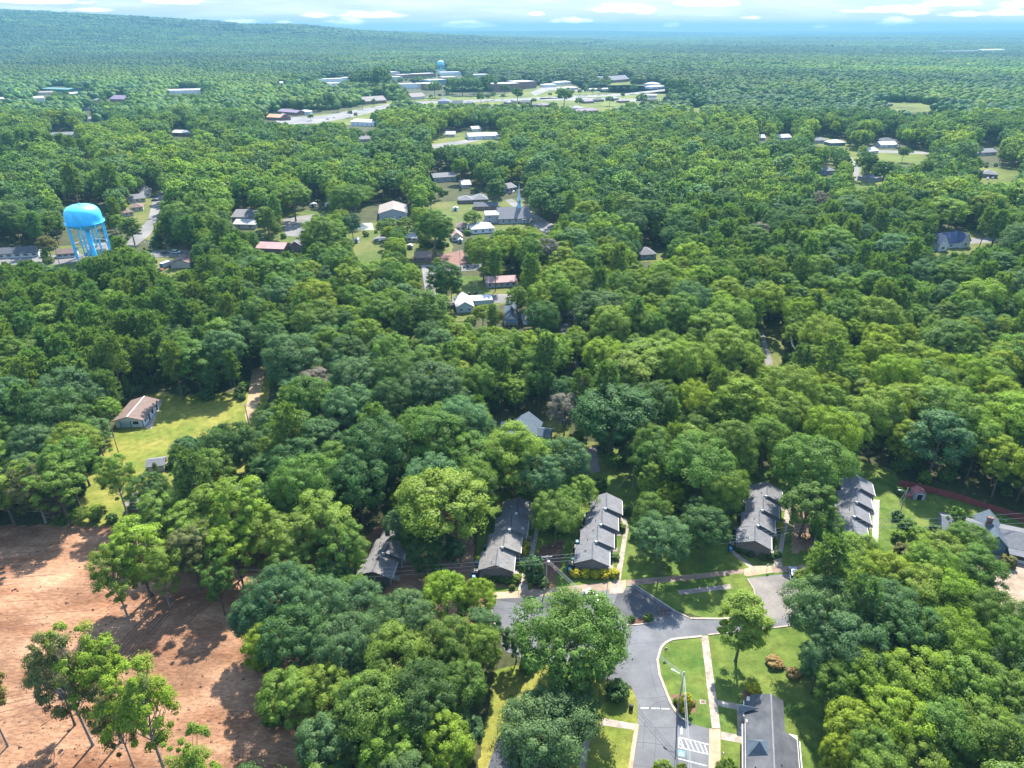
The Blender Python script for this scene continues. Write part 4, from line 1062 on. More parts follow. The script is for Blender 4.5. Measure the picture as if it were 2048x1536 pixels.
DT = [(800, 177, 836, 176, 'white flat roofed store with dark loading bay', W_WHITE, RF_PALE, 6), (836, 176, 880, 174, 'tan flat roofed store in the town centre', W_CREAM, RF_PALE, 6), (865, 180, 884, 178, 'red brick block with white cornice', W_REDBRICK, RF_PALE, 8),
      (862, 170, 896, 168, 'blue grey flat roofed hall', W_BLUE, RF_PALE, 7), (888, 165, 915, 164, 'dark two storey town block', W_BRICK, RF_WHITE, 8), (884, 150, 922, 149, 'low white long shed right of the far water tower', W_WHITE, RF_WHITE, 5),
      (830, 155, 872, 153, 'brown low mill with patchy pale roof', W_BRICK, RF_PALE, 6), (780, 160, 806, 159, 'cream low store at the town edge', W_CREAM, RF_PALE, 5), (806, 157, 828, 155, 'dusky brick mill wing', W_BRICK, RF_TAN, 6),
      (950, 155, 980, 154, 'pale low store in the trees past the town', W_CREAM, RF_PALE, 5), (940, 164, 958, 163, 'tiny white roofed store in the trees', W_WHITE, RF_WHITE, 4), (640, 165, 690, 163, 'long low white store west of the town', W_WHITE, RF_PALE, 5),
      (690, 163, 770, 160, 'longest flat roofed plant west of the town', W_CREAM, RF_PALE, 6), (662, 172, 684, 171, 'small white workshop west of the town', W_WHITE, RF_WHITE, 4), (776, 154, 800, 152, 'cream two storey block above the long plant', W_CREAM, RF_PALE, 8)]
for x0, y0, x1, y1, lb, w, r, h in DT: town(lb, (x0, y0+1), (x1, y1+1), 30, h*1.45, 0, 'flat', w, r, 5, 'town_block', 'building', 2 if h > 6 else 1)
town('white gabled chapel with thin white spire in town', (912, 165), (925, 164), 18, 6, 5, 'y', W_WHITE, RF_GREY, 2, 'chapel', 'chapel')
town('round fronted white house on the school hill', (1088, 175), (1113, 174), 18, 5, 2, 'hip', W_WHITE, RF_PALE, 4)
town('pale long house above the school drive', (1114, 170), (1142, 168), 18, 5, 2, 'hip', W_WHITE, RF_PALE, 4)
town('low pale house beside the school drive bend', (1124, 181), (1156, 179), 16, 4, 2, 'hip', W_CREAM, RF_PALE, 4)
town('grey church with steep cross gable in the far trees', (1224, 166), (1258, 163), 26, 6, 8, 'x', W_BRICK, RF_GREY, 4, 'chapel', 'chapel')
town('white block left of the grey far church', (1194, 160), (1206, 160), 12, 6, 2, 'x', W_WHITE, RF_GREY, 2)
town('bright white roofed store at the town east end', (1288, 172), (1312, 173), 24, 5, 3, 'hip', W_WHITE, RF_WHITE, 4, 'shop', 'shop')
town('wide white roofed store at the far east end', (1304, 178), (1330, 176), 20, 4, 2, 'hip', W_WHITE, RF_WHITE, 3, 'shop', 'shop')
town('long low grey shed above the street trees', (1180, 183), (1218, 182), 14, 4, 1.5, 'x', W_GREY, RF_PALE, 5, 'shed', 'shed')
town('cream long house with dark openings right of the street trees', (1288, 195), (1313, 195), 12, 4, 1.5, 'x', W_CREAM, RF_WHITE, 3)
LAWNH = [(1168, 207, 1188, 206, 'plum roofed house at the left of the lawn cluster', RF_PURPLE), (1194, 204, 1208, 203, 'small dark house second from left on the lawn', RF_DARK), (1222, 201, 1238, 200, 'dark house behind the round lawn tree', RF_NAVY), (1241, 206, 1259, 205, 'pale house with brick ends on the lawn', RF_TAN),
         (1145, 221, 1167, 220, 'dark roofed house below the lawn cluster', RF_NAVY), (1152, 227, 1196, 225, 'long plum house with white carport below the lawn', RF_PURPLE), (1014, 209, 1033, 208, 'dark roofed house left of a pair below the road', RF_NAVY), (1042, 209, 1064, 208, 'dark roofed house right of a pair below the road', RF_DARK),
         (1300, 204, 1316, 203, 'dark house at the right end of the lawn', RF_DARK), (1080, 215, 1100, 214, 'small plum house between the pair and the lawn', RF_PURPLE), (1066, 214, 1078, 214, 'tiny grey house right of the dark roofed pair', RF_GREY)]
for x0, y0, x1, y1, lb, r in LAWNH: town(lb, (x0, y0), (x1, y1), 12, 3.2, 3, 'hip', W_BRICK, r, 3)
RIGHT = [(1629, 287, 1655, 286, 'grey hip roofed house at the left end of the far street', W_GREY, RF_GREY), (1662, 292, 1690, 291, 'blue green house with white porch on the far street', W_BLUE, RF_PALE), (1761, 296, 1794, 295, 'white house with dark stripes of windows by the bright field', W_WHITE, RF_WHITE), (1738, 309, 1756, 307, 'white house behind the round tree at the bright field', W_WHITE, RF_PALE),
         (1953, 312, 1992, 310, 'large grey roofed house half hidden at the right street', W_WHITE, RF_GREY), (1757, 345, 1779, 343, 'low pale house below the bright field', W_BRICK, RF_PALE), (1742, 365, 1768, 361, 'grey roofed house at the end of the pale drive', W_GREY, RF_GREY), (1962, 355, 1994, 357, 'dark hip roofed house on the small right lawn', W_BRICK, RF_GREY), (1640, 350, 1671, 348, 'grey house hidden in trees left of the pale drive', W_GREY, RF_GREY),
         (1558, 281, 1582, 280, 'white roofed house far along the tree line', W_WHITE, RF_WHITE), (1519, 281, 1530, 281, 'tiny white house on the tree line', W_WHITE, RF_PALE), (1773, 213, 1785, 212, 'dark house at the edge of the hill field', W_BRICK, RF_DARK), (1484, 188, 1494, 187, 'white cottage in the far right woods', W_WHITE, RF_PALE), (1765, 288, 1792, 287, 'dark roofed house behind the striped white house', W_BRICK, RF_DARK)]
for x0, y0, x1, y1, lb, w, r in RIGHT: town(lb, (x0, y0), (x1, y1), 13, 3.2, 2.6, 'hip' if w is not W_WHITE else 'x', w, r, 3)
LEFT = [(71, 205, 90, 204, 'white two storey house in the far left trees', W_WHITE, RF_WHITE, 7), (-20, 203, 20, 202, 'pale long roof at the far left edge', W_CREAM, RF_PALE, 4), (138, 192, 158, 191, 'grey metal shed below the green stadium', W_GREY, RF_PALE, 4), (165, 178, 190, 177, 'small dark shelter beside the far field', W_BRICK, RF_PALE, 4), (181, 205, 200, 205, 'grey house right of the round far trees', W_GREY, RF_GREY, 4),
        (336, 188, 408, 186, 'long white factory in the far left woods', W_WHITE, RF_PALE, 6), (160, 222, 182, 221, 'grey roofed house among far left trees', W_GREY, RF_GREY, 4), (168, 245, 195, 243, 'pale roofed house above the pine yard', W_CREAM, RF_GREY, 4), (204, 239, 217, 238, 'tiny white shed above the pine yard', W_WHITE, RF_WHITE, 3), (345, 272, 380, 273, 'low brick building with pale roof beside a yellow verge', W_BRICK, RF_PALE, 4), (103, 278, 150, 276, 'grey roofed house behind the tall pines', W_GREY, RF_GREY, 4),
        (556, 172, 570, 171, 'white box building in the woods west of town', W_WHITE, RF_WHITE, 6), (600, 166, 616, 166, 'tiny white gabled house west of town', W_WHITE, RF_PALE, 5), (868, 365, 912, 362, 'flat grey roofed building glimpsed in the central woods', W_GREY, RF_GREY, 4), (1012, 385, 1033, 381, 'grey gabled house by the small dirt yard', W_GREY, RF_GREY, 3), (925, 377, 942, 376, 'pale roof glimpsed behind a dark round tree', W_CREAM, RF_PALE, 3), (720, 284, 740, 283, 'small house lost in the central far woods', W_CREAM, RF_GREY, 3)]
for x0, y0, x1, y1, lb, w, r, h in LEFT: town(lb, (x0, y0), (x1, y1), 14, h, 2.2, 'x', w, r, 3)
town('big purple arched roof building in the far left woods', (221, 205), (253, 206), 24, 6, 5, 'x', W_BRICK, RF_PURPLE, 4, 'commercial_hall', 'hall')
town('dark green stadium stand in the far left', (86, 186), (138, 188), 30, 8, 1.5, 'x', mat('stadium_green', (.04, .12, .11), .7, .1, .3), mat('stadium_roof', (.05, .15, .13), .7, .1, .3), 0, 'stadium_stand', 'stadium')
town('low plum storage row at the stadium foot', (60, 190), (105, 189), 16, 4, 2, 'x', W_CREAM, RF_TAN, 3, 'shed', 'shed')
town('very long dark greenhouse roof on the far right hills', (1880, 105), (1960, 104), 60, 5, 3, 'x', W_GREY, RF_DARK, 3, 'warehouse', 'warehouse')
town('white warehouse strip at the far right hills', (1965, 103), (2010, 102), 60, 7, 3, 'x', W_WHITE, RF_WHITE, 3, 'warehouse', 'warehouse')

# ------------------------------------------------------------------ poles, lamps, wires, signs, fence, shed, cars
def pole(px, h, label, arms=1, transformer=False, lamp=None, az=0.0, r=.19, name='utility_pole', m=POLEWOOD):
    p = G(*px); root = empty(name, p, az, label, 'utility pole' if name == 'utility_pole' else 'street lamp', 'poles')
    q = MB(); q.tube([(0, 0, -.2), (0, 0, h)], [r, r*.65], 8); q.build('pole', m, root)
    tops = []
    for k in range(arms):
        z = h-.35-k*.9
        q = MB(); q.box(-1.2, 1.2, -.06, .06, z, z+.13); c = q.build('crossarm', POLEWOOD, root)
        for x in (-1.1, 0.35, 1.1):
            q = MB(); q.lathe([(.05, z+.13), (.07, z+.2), (.03, z+.3)], 6, (x, 0)); q.build('insulator', LAMPGLASS, c)
    if transformer:
        q = MB(); q.lathe([(.24, h-2.6), (.27, h-2.55), (.27, h-1.65), (.2, h-1.55)], 12, (.42, 0)); q.build('transformer', METAL, root)
    if lamp:
        L_, az2 = lamp
        dx, dy = math.cos(az2), math.sin(az2)
        q = MB(); q.tube([(0, 0, h-1.6), (dx*L_*.5, dy*L_*.5, h-1.0), (dx*L_, dy*L_, h-.95)], .045, 6); a = q.build('lamp_arm', METAL, root)
        q = MB(); q.tube([(dx*L_, dy*L_, h-.95), (dx*(L_+.3), dy*(L_+.3), h-.98), (dx*(L_+.75), dy*(L_+.75), h-1.02)], [.08, .19, .1], 8); q.build('lamp_head', LAMPGLASS, a)
    return root, h
def wire(a, b, sag, label, group='overhead wires', r=.03):
    a, b = Vector(a), Vector(b)
    pts = []
    for i in range(15):
        t = i/14; p = a.lerp(b, t); p.z -= sag*4*t*(1-t); pts.append(p)
    q = MB(); q.tube(pts, r, 4)
    return tag(q.build('overhead_wire', WIRE), label, 'wire', group)
P1, _ = pole((1092, 1176), 9.4, 'weathered utility pole with transformer between the two bright apartment rows', 1, True, az=.1)
P2, _ = pole((1626, 1096), 8.2, 'utility pole with transformer beside the rightmost apartment row', 1, True, az=.15)
P3, _ = pole((1354.6, 1426), 11.0, 'tall street pole with cobra lamp beside the yellow bush', 0, False, lamp=(1.6, math.pi*.8), r=.17)
P4, _ = pole((1801, 1022), 7.5, 'wooden lamp pole with guy wire at the edge of the right lawn', 0, False, lamp=(1.4, math.pi*.95), r=.13)
P5, _ = pole((237, 905), 6.5, 'dark yard lamp pole in front of the white garage', 0, False, lamp=(.7, math.pi*.9), r=.12, m=mat('dark_pole', (.10, .08, .06), .9, .2, 2))
P6, _ = pole((34, 592), 14, 'thin tall pole beside the green sports court', 0, r=.14)
P7, _ = pole((1140, 640), 11, 'utility pole over the brown trail by the trailer home', 2, False, az=.4)
P8, _ = pole((1565, 665), 11, 'utility pole at the head of the narrow mown road verge', 2, False, az=1.2)
P9, _ = pole((1979, 474), 12, 'pale utility pole right of the twin gabled house', 0, True, r=.16)
P10, _ = pole((120, 531), 10, 'utility pole by the road left of the tower legs', 1, False)
P11, _ = pole((311, 528), 13, 'grey angled lamp pole near the blue trailer', 0, False, lamp=(2.4, math.pi), r=.15, m=METAL)
P12, _ = pole((1214, 1182), 4.0, 'short pale sign post in front of the five yellow bushes', 0, r=.07, name='marker_post')
P13, _ = pole((1335, 640), 10, 'utility pole in the shade of the central woods', 1)
P14, _ = pole((815, 460), 11, 'utility pole below the tan metal hall', 1)
P15, _ = pole((921, 545), 12, 'utility pole on the red clay bank', 1)
P16, _ = pole((559, 462), 11, 'utility pole beside the tall column shaped tree', 1)
P17, _ = pole((497, 846), 7, 'leaning power pole at the sandy end of the left lawn', 1)
def top(p, z, dx=0, dy=0): return Vector((p.location.x+dx, p.location.y+dy, z))
for k, (dx, z) in enumerate(((-1.1, 9.4), (.3, 9.4), (1.1, 9.4))):
    wn = ('upper', 'middle', 'lower')[k]
    wire(top(P1, 9.4-k*.9, dx*.4), top(P2, 8.2-k*.9, dx*.4), 1.2, f'{wn} thin wire strung from the transformer pole toward the rightmost apartment row')
    wire(top(P1, 9.4-k*.9, dx*.4), Vector((-62+k, 112-k*.5, 8.6-k*.9)), 1.4, f'{wn} thin wire running from the transformer pole over the half hidden row')
    wire(top(P1, 9.2-k*.9, dx*.3), top(P3, 10.8-k*.5, dx*.2), .9, f'{wn} slanting wire from the transformer pole to the tall street pole')
    wire(top(P3, 10.8-k*.5, dx*.2), Vector((24+k*.3, 45, 10)), .5, f'{wn} wire leaving the tall street pole over the lower car park')
    wire(top(P2, 8.2-k*.9, dx*.4), Vector((150, 135-k, 8.5-k)), 1.2, f'{wn} wire from the right transformer pole out over the trees')
wire(top(P4, 6.9), G(1757, 1062, .1), 0, 'pale guy wire slanting down from the wooden lamp pole', r=.025)
for k in range(3):
    wire(top(P7, 10.6-k*.9), top(P13, 9.7-k*.7), 1.0, f'{("upper","middle","lower")[k]} wire over the shaded central woods')
    wire(top(P8, 10.6-k*.9, k*.4), Vector((G(1575, 740).x+k*.5, G(1575, 740).y, 9.5-k*.5)), .6, f'{("upper","middle","lower")[k]} wire along the narrow mown verge')
    wire(top(P7, 10.4-k*.9, k*.4), Vector((G(1152, 720).x+k*.4, G(1152, 720).y, 9.5-k*.5)), .6, f'{("upper","middle","lower")[k]} wire above the brown trail')
# stop sign at the kerb bend
def stop_sign():
    p = G(1330, 1312); root = empty('stop_sign', p, math.radians(6), 'red octagonal stop sign on the grass by the kerb bend', 'sign')
    q = MB(); q.tube([(0, 0, -.1), (0, 0, 2.35)], .035, 6); q.build('post', METAL, root)
    pts = [(.40*math.cos(math.pi/8+k*math.pi/4), .40*math.sin(math.pi/8+k*math.pi/4)) for k in range(8)]
    def plate(r, y0, y1, m, nm):
        q = MB(); n = 8
        q.v = [(x*r, y0, 2.0+z*r) for x, z in pts]+[(x*r, y1, 2.0+z*r) for x, z in pts]
        q.f = [tuple(range(8)), tuple(range(15, 7, -1))]+[(i, i+8, (i+1) % 8+8, (i+1) % 8) for i in range(8)]; q.m = [0]*10
        return q.build(nm, m, root)
    plate(1.0, -.05, -.04, TRIM, 'border'); face = plate(.93, -.058, -.052, mat('sign_red', (.45, .02, .025), .5, .05, 2), 'face')
    cu = bpy.data.curves.new('stop_text', 'FONT'); cu.body = 'STOP'; cu.size = .30; cu.align_x = 'CENTER'; cu.align_y = 'CENTER'; cu.extrude = .002
    o = bpy.data.objects.new('lettering', cu); COL.objects.link(o); o.parent = face; o.location = (0, -.063, 2.0); o.rotation_euler = (math.radians(90), 0, 0); o.data.materials.append(TRIM)
    bpy.context.view_layer.update(); me = bpy.data.meshes.new_from_object(o); o2 = bpy.data.objects.new('lettering', me); COL.objects.link(o2); o2.parent = face; o2.location = o.location; o2.rotation_euler = o.rotation_euler
    bpy.data.objects.remove(o); o2.name = 'lettering'
stop_sign()
def post_sign(px, w, h, z, label, m, rz=0):
    root = empty('notice_sign', G(*px), rz, label, 'sign')
    q = MB(); q.tube([(0, 0, -.1), (0, 0, z+h)], .04, 6); q.build('post', METAL, root)
    q = MB(); q.box(-w/2, w/2, -.075, -.045, z, z+h); q.build('panel', m, root)
post_sign((1533, 1142), .75, .6, 1.5, 'small white notice sign beside the tan corner of the walk', TRIM, .4)
post_sign((942, 1184), .6, .5, 1.3, 'small white sign on the grass strip near the dark shrubs row', TRIM, .2)
post_sign((1444, 1519), .3, .45, 1.5, 'slim sign post on the grass beside the tan walk', TRIM, -1.2)
# round lidded litter bin and mailbox
def drum(px, label):
    root = empty('litter_bin', G(*px), 0, label, 'bin')
    q = MB(); q.lathe([(.34, 0), (.38, .05), (.40, .85)], 16); q.build('drum', BLACK, root)
    q = MB(); q.lathe([(.42, .853), (.42, .9), (.3, 1.1), (.05, 1.18)], 16); q.build('lid', BLACK, root)
drum((1262, 1418), 'round dark litter drum on the verge left of the speed bump')
# red board fence on the right
def fence():
    path = [(1796, 972), (1830, 978), (1870, 988), (1920, 1002), (1970, 1018), (2020, 1034), (2048, 1046), (2110, 1072), (2200, 1110)]
    p = [G(*q) for q in path]
    root = empty('board_fence', p[0], 0, 'long dark red board fence along the back of the right lawn', 'fence')
    M_F = mat('red_boards', (.22, .05, .045), .85, .25, 1.0, .2, stretch=(6, 6, .4))
    for a, b in zip(p, p[1:]):
        d = (b-a).normalized(); n = Vector((-d.y, d.x, 0))*.03
        a2, b2 = a-p[0], b-p[0]
        q = MB(); q.prism([tuple((a2-n).to_2d()), tuple((b2-n).to_2d()), tuple((b2+n).to_2d()), tuple((a2+n).to_2d())], .05, 1.9); q.build('panel', M_F, root)
        q = MB(); q.box(a2.x-.07, a2.x+.07, a2.y-.16, a2.y-.035, 0, 2.0); q.build('post', M_F, root)
    LANDMARKS.append(('the red board fence', p[3].x, p[3].y))
fence()
def shed():
    root = empty('garden_shed', G(1826, 999), math.radians(-8), 'small red and white garden shed with an open dark doorway by the red fence', 'shed')
    M_S = mat('shed_red', (.33, .12, .11), .85, .15, 1.5)
    q = MB(); wall_mesh(q, 0, 2.9, 0, 2.6, 2.0, .9, 'y'); q.build('wall', W_GREY, root)
    q = MB(); roof_mesh(q, 0, 2.9, 0, 2.6, 2.0, .9, 'y', .15, .08); q.build('roof', M_S, root)
    q = MB(); q.box(.75, 2.15, -.03, -.003, 0, 1.75); q.build('doorway', BLACK, root)  # black panel paints the shade inside the open doorway
    q = MB(); q.box(.62, .745, -.06, -.003, 0, 1.9); q.box(2.155, 2.28, -.06, -.003, 0, 1.9); q.box(.746, 2.154, -.06, -.003, 1.76, 1.9); q.build('door_frame', TRIM, root)
    q = MB(); q.box(-1.6, -.05, .4, 2.0, 0, .9); q.build('side_bin', M_S, root)
shed()
def car(px, rz, label, paint, suv=False):
    root = empty('parked_car', G(*px, .03), rz, label, 'car', 'parked cars')
    L_, W_, h = (4.7, 1.85, 1.7) if suv else (4.6, 1.8, 1.45)
    q = MB(); prof = [(-L_/2, .35), (-L_/2+.05, .8), (-L_/2+.3, .95), (L_/2-.9, .95), (L_/2-.1, .78), (L_/2, .5), (L_/2-.05, .32)]
    n = len(prof)
    for s in (-1, 1): q.v += [(x, s*W_/2*(.96 if z > .9 or z < .4 else 1), z) for x, z in prof]
    q.f = [tuple(range(n)), tuple(range(2*n-1, n-1, -1))]+[(i, i+n, (i+1) % n+n, (i+1) % n) for i in range(n)]; q.m = [0]*len(q.f)
    q.build('body', paint, root)
    a0, a1, b0, b1 = (-L_/2+.25, L_/2-1.35, -L_/2+.5, L_/2-1.95) if suv else (-L_/2+.55, L_/2-1.25, -L_/2+1.2, L_/2-1.9)
    q = MB()
    lo = [(a0, -W_*.46, .953), (a1, -W_*.46, .953), (a1, W_*.46, .953), (a0, W_*.46, .953)]; hi = [(b0, -W_*.38, h), (b1, -W_*.38, h), (b1, W_*.38, h), (b0, W_*.38, h)]
    q.v = lo+hi; q.f = [(0, 1, 5, 4), (1, 2, 6, 5), (2, 3, 7, 6), (3, 0, 4, 7)]; q.m = [0]*4; q.build('window', GLASS, root)
    q = MB(); q.slab([(b0-.03, -W_*.39, h+.03), (b1+.03, -W_*.39, h+.03), (b1+.03, W_*.39, h+.03), (b0-.03, W_*.39, h+.03)], .06); q.build('roof', paint, root)
    for x in (-L_*.3, L_*.31):
        for s in (-1, 1):
            q = MB(); q.tube([(x, s*(W_/2-.17), .33), (x, s*(W_/2+.02), .33)], .33, 14); w = q.build('wheel', BLACK, root)
            q = MB(); q.tube([(x, s*(W_/2+.021), .33), (x, s*(W_/2+.035), .33)], .19, 10); q.build('rim', METAL, w)
    for s in (-1, 1):
        q = MB(); q.box(L_/2-.12, L_/2+.01, s*.62-.16, s*.62+.16, .62, .76); q.build('headlight', LAMPGLASS, root)
PW = mat('white_car_paint', (.68, .69, .70), .3, .03, 1.0, spec=.6); PD = mat('dark_car_paint', (.03, .04, .06), .25, .03, 1.0, spec=.6); PR = mat('red_car_paint', (.35, .04, .03), .3, .05, 1, spec=.6); PS = mat('silver_car_paint', (.35, .38, .42), .3, .05, 1, spec=.6)
car((1184, 1196), math.radians(120), 'white car at the walk glimpsed through the big tree top', PW)
car((1586, 1152), math.radians(75), 'pale blue grey car under the branches by the upper car park', PS, True)
car((353, 506), math.radians(3), 'white sport utility car on the road beyond the cream bungalow', PW, True)
car((330, 507), math.radians(3), 'dark car parked behind the white one beyond the cream bungalow', PD)
car((1020, 388), math.radians(70), 'dark parked car in front of the grey gabled house', PD); car((1028, 385), math.radians(70), 'white parked car in front of the grey gabled house', PW)
car((1867, 476), math.radians(0), 'white car on the drive left of the twin gabled house', PW); car((1868, 502), math.radians(40), 'pale car on the grass beside the twin gabled house', PS)
car((1975, 358), math.radians(60), 'white car on the small right lawn drive', PW); car((1985, 357), math.radians(60), 'silver car beside the white one on the small right lawn', PS)
car((318, 541), math.radians(0), 'red car almost hidden behind the blue trailer', PR)
car((756, 482), math.radians(-20), 'silver car under the open trees on the mid lawn', PS)
car((668, 236), math.radians(80), 'white truck like car on the main road', PW, True); car((655, 239), math.radians(170), 'plum dark car behind the white one on the main road', PD)
car((308, 394), math.radians(10), 'dark car outside the highest lane house', PD); car((310, 402), math.radians(10), 'dark car outside the grey roofed lane house', PD)
# blue box trailer beside the bungalow
def trailer():
    root = empty('box_trailer', G(324, 538), math.radians(68), 'blue and white box trailer beside the cream bungalow', 'trailer')
    q = MB(); q.box(0, 6, -1.2, 1.2, .6, 3.0); q.build('body', RF_WHITE, root)
    q = MB(); q.box(-.06, -.003, -1.15, 1.15, .65, 2.95); q.build('door', mat('trailer_blue', (.06, .28, .42), .5, .1, 1), root)
    for x in (3.4, 4.3):
        for s in (-1, 1):
            q = MB(); q.tube([(x, s*1.0, .38), (x, s*1.25, .38)], .38, 12); q.build('wheel', BLACK, root)
trailer()
def small_shed(px, w, d, label, wall, roof, rz=0):
    root = empty('garden_shed', G(*px), rz, label, 'shed')
    q = MB(); wall_mesh(q, 0, w, 0, d, 2.1, .8, 'y'); q.build('wall', wall, root)
    q = MB(); roof_mesh(q, 0, w, 0, d, 2.1, .8, 'y', .2, .1); q.build('roof', roof, root)
    q = MB(); q.box(w*.3, w*.7, -.03, -.003, 0, 1.8); q.build('door', DTRIM, root)
small_shed((814, 499), 3.2, 3, 'blue grey shed above the brown roofed house', W_GREY, RF_PALE)
small_shed((708, 486), 2.6, 3, 'white shed with pointed roof on the mid lawn', W_WHITE, RF_WHITE)
small_shed((906, 422), 3.4, 3, 'low white shed on the bright mown yard', W_WHITE, RF_PALE)
small_shed((993, 491), 3.4, 3, 'tiny white roofed shed in the dark gap below the church', W_BRICK, RF_WHITE)
small_shed((916, 487), 2.6, 2.6, 'pale blue hut beside the pinkish gabled house', W_MINT, RF_WHITE)
small_shed((620, 415), 4, 4, 'cream shed at the left of the lane above the empty car park', W_CREAM, RF_PALE)
small_shed((650, 414), 4, 4, 'white shed at the right of the lane above the empty car park', W_WHITE, RF_WHITE)
# kerbside bins by the pale road
for k, (x, y) in enumerate(((938, 589), (949, 588), (953, 588), (921, 537), (928, 536), (935, 535))):
    put(binK, 'k', G(x, y, .05), .3*k, ['first black bin by the mint house road', 'second black bin by the mint house road', 'third small black bin by the mint house road', 'first bin on the pale road below the clay bank', 'second bin on the pale road below the clay bank', 'third bin on the pale road below the clay bank'][k], 'bin', 'kerbside bins')
# the broken brush pile of rubble in the upper car park
def debris():
    rr = random.Random(5); c = G(1324, 1228)
    q = MB()
    for _ in range(60):
        x, y = rr.gauss(0, .9), rr.gauss(0, .7); s = rr.uniform(.06, .2); z = max(0, .45-.2*math.hypot(x, y))
        a = rr.uniform(0, 3.1); q.tube([(x, y, z), (x+s*3*math.cos(a), y+s*3*math.sin(a), z+rr.uniform(0, .2))], s*.4, 5)
    tag(q.build('brush_heap', mat('broken_wood', (.17, .12, .10), .95, .4, 3), None, c), 'heap of broken branches and rubble at the car park tip', 'debris heap')
debris()
# fallen sawn tree with browned leaves on the office lawn; goal frame behind the apartments
def goal():
    root = empty('leaning_poles', G(1252, 975), .1, 'bare leaning grey poles in the rough grass behind the apartments', 'poles')
    for a, b in (((-2, 0, 0), (.6, .5, 4.2)), ((1.8, 0, 0), (1.8, 0, 4)), ((2, 0, 0), (5, .8, 2.6))):
        q = MB(); q.tube([a, b], .09, 5); q.build('pole', PALEBARK, root)
goal()

# ------------------------------------------------------------------ trees: crown and trunk shapes
def quad_mesh(name, V, Q, mi, lv, mats):
    V = np.asarray(V, np.float32); Q = np.asarray(Q, np.int32)
    me = bpy.data.meshes.new(name)
    me.vertices.add(len(V)); me.vertices.foreach_set('co', V.ravel())
    me.loops.add(Q.size); me.loops.foreach_set('vertex_index', Q.ravel())
    me.polygons.add(len(Q))
    me.polygons.foreach_set('loop_start', np.arange(0, Q.size, Q.shape[1], dtype=np.int32))
    me.polygons.foreach_set('loop_total', np.full(len(Q), Q.shape[1], np.int32))
    for m in mats: me.materials.append(m)
    me.polygons.foreach_set('material_index', np.asarray(mi, np.int32))
    at = me.attributes.new('lv', 'FLOAT', 'FACE'); at.data.foreach_set('value', np.asarray(lv, np.float32))
    me.update(calc_edges=True); me.validate()
    return me
def rdirs(n, g):
    d = g.normal(size=(n, 3)); return d/np.linalg.norm(d, axis=1, keepdims=True)
def cards(P, Nn, size, aspect, g):
    t = np.cross(Nn, rdirs(len(P), g)); t /= np.linalg.norm(t, axis=1, keepdims=True)+1e-9
    b = np.cross(Nn, t); s = size[:, None]
    # a slightly folded leaf spray: the two side corners dip below the midrib
    dip = -Nn*s*.16
    V = np.stack([P-t*s*.55, P+b*s*.5*aspect+dip, P+t*s*.55, P-b*s*.5*aspect+dip], 1).reshape(-1, 3)
    return V, np.arange(len(V)).reshape(-1, 4)
def crown_arrays(seed, Rr, rz, zc, n_cl, n_leaf, leaf, inner=.3, cl=(.17, .30), low=-.55, flat=.8):
    g = np.random.default_rng(seed)
    d = rdirs(n_cl*3, g); d = d[d[:, 2] > low][:n_cl]
    lob = rdirs(7, g); amp = g.uniform(-.30, .34, 7)
    rad = 1+(np.exp(-((d[:, None, :]-lob[None])**2).sum(2)/.28)*amp).sum(1)
    u = np.where(g.random(len(d)) < inner, g.uniform(.35, .75, len(d)), g.uniform(.82, 1.02, len(d)))
    C = d*np.array([Rr, Rr, rz])*(rad*u)[:, None]+np.array([0, 0, zc])
    cr = Rr*(cl[0]*.75+(cl[1]*1.1-cl[0]*.75)*g.random(len(d))**1.4)
    k = np.repeat(np.arange(len(d)), n_leaf)
    ld = rdirs(len(k), g); ld[:, 2] = np.where(ld[:, 2] < -.35, -ld[:, 2], ld[:, 2])
    r = cr[k]*g.random(len(k))**(1/2.6)*np.where(g.random(len(k)) < .2, g.uniform(1.05, 1.6, len(k)), 1)
    P = C[k]+ld*r[:, None]*np.array([1, 1, flat])
    Nn = ld*1.25+d[k]*.35+np.array([0, 0, .4])+rdirs(len(k), g)*.6
    Nn /= np.linalg.norm(Nn, axis=1, keepdims=True)
    V, Q = cards(P, Nn, leaf*g.uniform(.7, 1.35, len(k)), .75, g)
    lv = np.clip(g.normal(.5, .16, len(d))[k]+g.normal(0, .14, len(k)), 0, 1)
    return V, Q, lv, C
def tube_arrays(paths, n=6):
    V, Q = [], []; base = 0
    for pts, rs in paths:
        pts = [Vector(p) for p in pts]
        for i, p in enumerate(pts):
            dd = (pts[min(i+1, len(pts)-1)]-pts[max(i-1, 0)]).normalized()
            up = Vector((1, 0, 0)) if abs(dd.x) < .8 else Vector((0, 1, 0))
            a = dd.cross(up).normalized(); b = dd.cross(a)
            for k in range(n):
                t = 2*math.pi*k/n; V.append(tuple(p+(a*math.cos(t)+b*math.sin(t))*rs[i]))
        for i in range(len(pts)-1):
            for k in range(n):
                k2 = (k+1) % n; Q.append((base+i*n+k, base+(i+1)*n+k, base+(i+1)*n+k2, base+i*n+k2))
        base += len(pts)*n
    return np.array(V), np.array(Q)
def limbs(seed, H, zc, C, n_limb, r0, fork=.35):
    rr = random.Random(seed)
    lean = Vector((rr.uniform(-.04, .04), rr.uniform(-.04, .04), 1))
    tr = [lean*(H*t) for t in (-.02, .03, .2, .45, .7)]
    paths = [(tr, [r0*1.5, r0, r0*.82, r0*.6, r0*.25])]
    idx = list(range(len(C))); rr.shuffle(idx)
    for i in idx[:n_limb]:
        c = Vector(C[i]); s = lean*(min(c.z*.75, H*.6)*rr.uniform(fork, .9)+H*.06)
        if s.z > c.z: s = lean*(c.z*.6)
        m = s.lerp(c, .5)+Vector((0, 0, -.3)); 
        paths.append(([s, m, s.lerp(c, .93)], [r0*.34, r0*.22, r0*.08]))
    return tube_arrays(paths)
